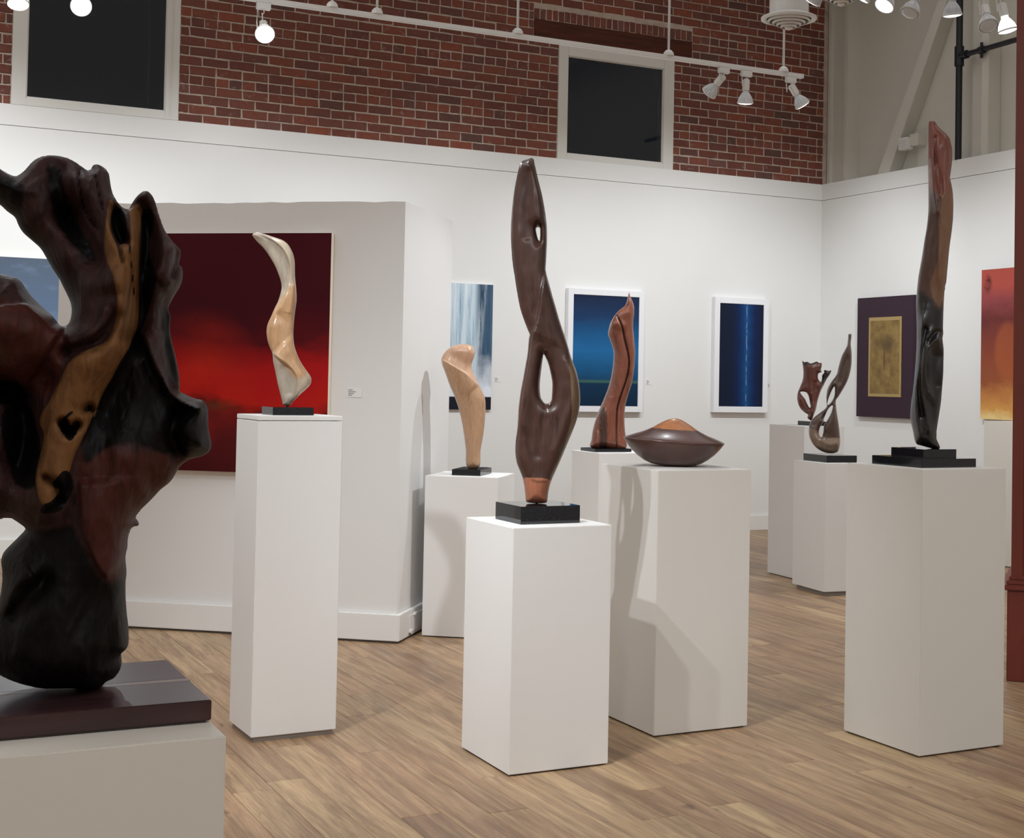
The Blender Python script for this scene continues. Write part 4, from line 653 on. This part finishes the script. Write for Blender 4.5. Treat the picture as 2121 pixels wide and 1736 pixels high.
# ------------------------------------------------------------------ track lights
MB_h = MB().box(-0.024, 0.024, -0.024, 0.024, -0.095, 0.0); ME_house = MB_h.mesh('housing', M_white, 0.008)
MB_b = MB().lathe([(0.022, -0.090), (0.024, -0.102), (0.036, -0.118), (0.052, -0.145), (0.059, -0.172), (0.060, -0.182)], 40, 0.09); ME_bulb = MB_b.mesh('bulb', M_bulb, smooth=False)
ME_bulbg = MB_b.mesh('bulb', M_glow, smooth=False)
lens = MB().lathe([(0.058, -0.183), (0.050, -0.190), (0.03, -0.1945), (0.004, -0.196)], 36, cap0=True); ME_lens = {k: lens.mesh('lens', m_, smooth=True) for k, m_ in (('lit', M_lit), ('dim', M_dim), ('off', M_bulb))}
ME_rim = MB().lathe([(0.0605, -0.176), (0.062, -0.179), (0.062, -0.185), (0.058, -0.187)], 36, cap0=False, cap1=False).mesh('rim', M_white, smooth=True)
ME_adapter = BX(-0.045, 0.045, -0.017, 0.017, -0.045, 0.0).mesh('adapter', M_white, 0.003)
def track_spot(label, rail, aim, state, drop=0.06, group=None):
    """rail = point under the rail; aim = direction of the beam"""
    t = thing('track_spotlight', label, 'spotlight', rail, WA, group)
    link('adapter', ME_adapter, t)
    link('wire_loop', MB().path([(0, 0, -0.045), (0.006, 0.0, -0.06), (0.0, 0.012, -0.072), (-0.008, 0.0, -0.066), (0, -0.006, -drop - 0.03)], 0.0035).mesh('wire_loop', M_white), t)
    link('yoke', MB().path([(-0.038, 0, -0.035), (-0.040, 0, -drop), (-0.034, 0, -drop - 0.06)], 0.004).mesh('yoke', M_white), t)
    q = (-Vector(aim)).to_track_quat('Z', 'Y'); q = Matrix.Rotation(-WA, 4, 'Z').to_quaternion() @ q
    kids = [('housing', ME_house), ('bulb', ME_bulbg if state == 'lit' else ME_bulb), ('lens', ME_lens[state]), ('rim', ME_rim)]
    for nm, me in kids:
        o = link(nm, me, t, (0, 0, -drop)); o.rotation_mode = 'QUATERNION'; o.rotation_quaternion = q
    return t
def rail(label, v, z, u0, u1, rods):
    t = thing('track_rail', label, 'rail', G(u0, v, z), WA); l = u1 - u0
    link('rail', BX(0, l, -0.018, 0.018, 0, 0.032).mesh('rail', M_white, 0.002), t)
    link('end_cap', BX(l, l + 0.012, -0.019, 0.019, -0.001, 0.033).mesh('end_cap', M_white, 0.002), t)
    for u in rods:
        link('rod', MB().tube((u - u0, 0, 0.06), (u - u0, 0, 6.0 - z), 0.009, 10).mesh('rod', M_white, smooth=True), t)
        link('rod_clip', MB().lathe([(0.040, 0.030), (0.036, 0.052), (0.022, 0.068), (0.012, 0.072)], 12).mesh('rod_clip', M_white), link('clip_mount', BX(u - u0 - 0.03, u - u0 + 0.03, -0.02, 0.02, 0.028, 0.036).mesh('clip_mount', M_white), t, None)).location = (u - u0, 0, 0)
    return t
TZ = 3.832
rail('long white track rail on thin rods before the brick wall', 3.0, TZ, -8.9, -2.51, (-8.3, -6.27, -5.962, -4.935, -3.709, -2.679))
def aimv(a, b): return tuple(np.array(b) - np.array(a))
for u, tgt, st_, lb in ((-8.185, G(-8.3, 4.6, 0.0), 'lit', 'lit track spotlight at the top edge, left of the dark upper window'), (-7.835, (-1.2, 4.0, 1.3), 'lit', 'lit track spotlight glowing in front of the larger dark window'),
    (-6.722, (-0.6, 4.6, 0.6), 'lit', 'lit track spotlight glowing alone against the brick wall'),
    (-3.225, G(-3.7, 1.2, 2.4), 'dim', 'first of three white track spotlights at the rail end, tilted away'), (-3.02, G(-2.85, 2.6, 1.4), 'dim', 'middle one of three white track spotlights at the rail end'), (-2.61, G(-1.9, 3.2, 2.7), 'dim', 'track spotlight at the very tip of the rail, tilted towards the corner')):
    p = G(u, 3.0, TZ); track_spot(lb, p, aimv(p, tgt), st_, 0.13 if st_ == 'lit' and u > -8 else 0.06)
for u, pw, tg in ((-7.835, 60, (-1.2, 4.0, 1.0)), (-6.722, 60, (-0.6, 4.6, 0.6))):
    pp = np.array(G(u, 3.0, TZ - 0.06)); dd = np.array(tg) - pp; dd /= np.linalg.norm(dd); spot('track_lamp_beam', pp + dd * 0.22, tg, pw, 50, 0.6, 0.05)
rail('short white track rail hung above the brown pillar', 5.1, 4.03, -4.6, -2.3, (-4.3, -2.5))
V2 = 5.1
for (u, tgt, st_, drop, lb) in ((-3.88, (0.3, 9.5, 2.0), 'dim', 0.11, 'white spotlight half cut by the top edge beside the round ceiling grille'), (-3.50, (0.2, 9.3, 1.6), 'dim', 0.04, 'white spotlight with bright ribs tilted up at the top edge'),
    (-3.365, (0.6, 7.6, 1.6), 'dim', 0.10, 'ribbed white spotlight near the corner post, lens facing down'), (-3.175, (0.7, 7.8, 0.8), 'off', 0.10, 'smooth white spotlight beside the ribbed one, not glowing'), (-2.925, (2.7, 9.3, 0.8), 'dim', 0.04, 'white spotlight in front of the slanting steel brace'),
    (-2.645, (2.6, 7.4, 1.6), 'off', 0.13, 'white spotlight overlapping the brightest one by the brown pillar'), (-2.50, (3.4, 9.1, 1.4), 'lit', 0.09, 'brightest white spotlight closest to the brown pillar')):
    p = G(u, V2, 4.03); track_spot(lb, p, aimv(p, tgt), st_, drop)

# round ceiling grilles on their ducts
def diffuser(label, loc, r, flat=0.0):
    t = thing('air_diffuser', label, 'vent', loc, WA)
    link('duct', MB().tube((0, 0, 0.03), (0, 0, 6.0 - loc[2]), r * 0.70, 32).mesh('duct', M_white, smooth=False), t)
    link('flange', MB().lathe([(r * 0.72, 0.035), (r, 0.012), (r, 0.0), (r * 0.86, -0.006), (r * 0.80, 0.006)], 48, cap0=False, cap1=False).mesh('flange', M_white, smooth=True), t)
    link('throat', MB().lathe([(r * 0.81, 0.02), (r * 0.1, 0.028)], 32, cap1=True, cap0=False).mesh('throat', M_black), t)
    for i, f in enumerate((0.76, 0.60, 0.45, 0.30)):
        zz = -0.006 - 0.013 * i
        link('louvre_ring', MB().lathe([(r * f, zz), (r * (f - 0.05), zz - 0.012), (r * (f - 0.06), zz - 0.008), (r * f * 0.98, zz + 0.005)], 40, cap0=False, cap1=False).mesh('louvre_ring', M_white, smooth=True), t)
    link('centre_cone', MB().lathe([(r * 0.19, -0.046), (r * 0.12, -0.064), (0.004, -0.070)], 24).mesh('centre_cone', M_white, smooth=True), t)
diffuser('round white ceiling grille on a thick duct in front of the brick', (1.423, 9.3, 3.862), 0.182)
diffuser('round ceiling grille with dark middle cut off by the top edge', (1.575, 8.3, 3.757), 0.150)
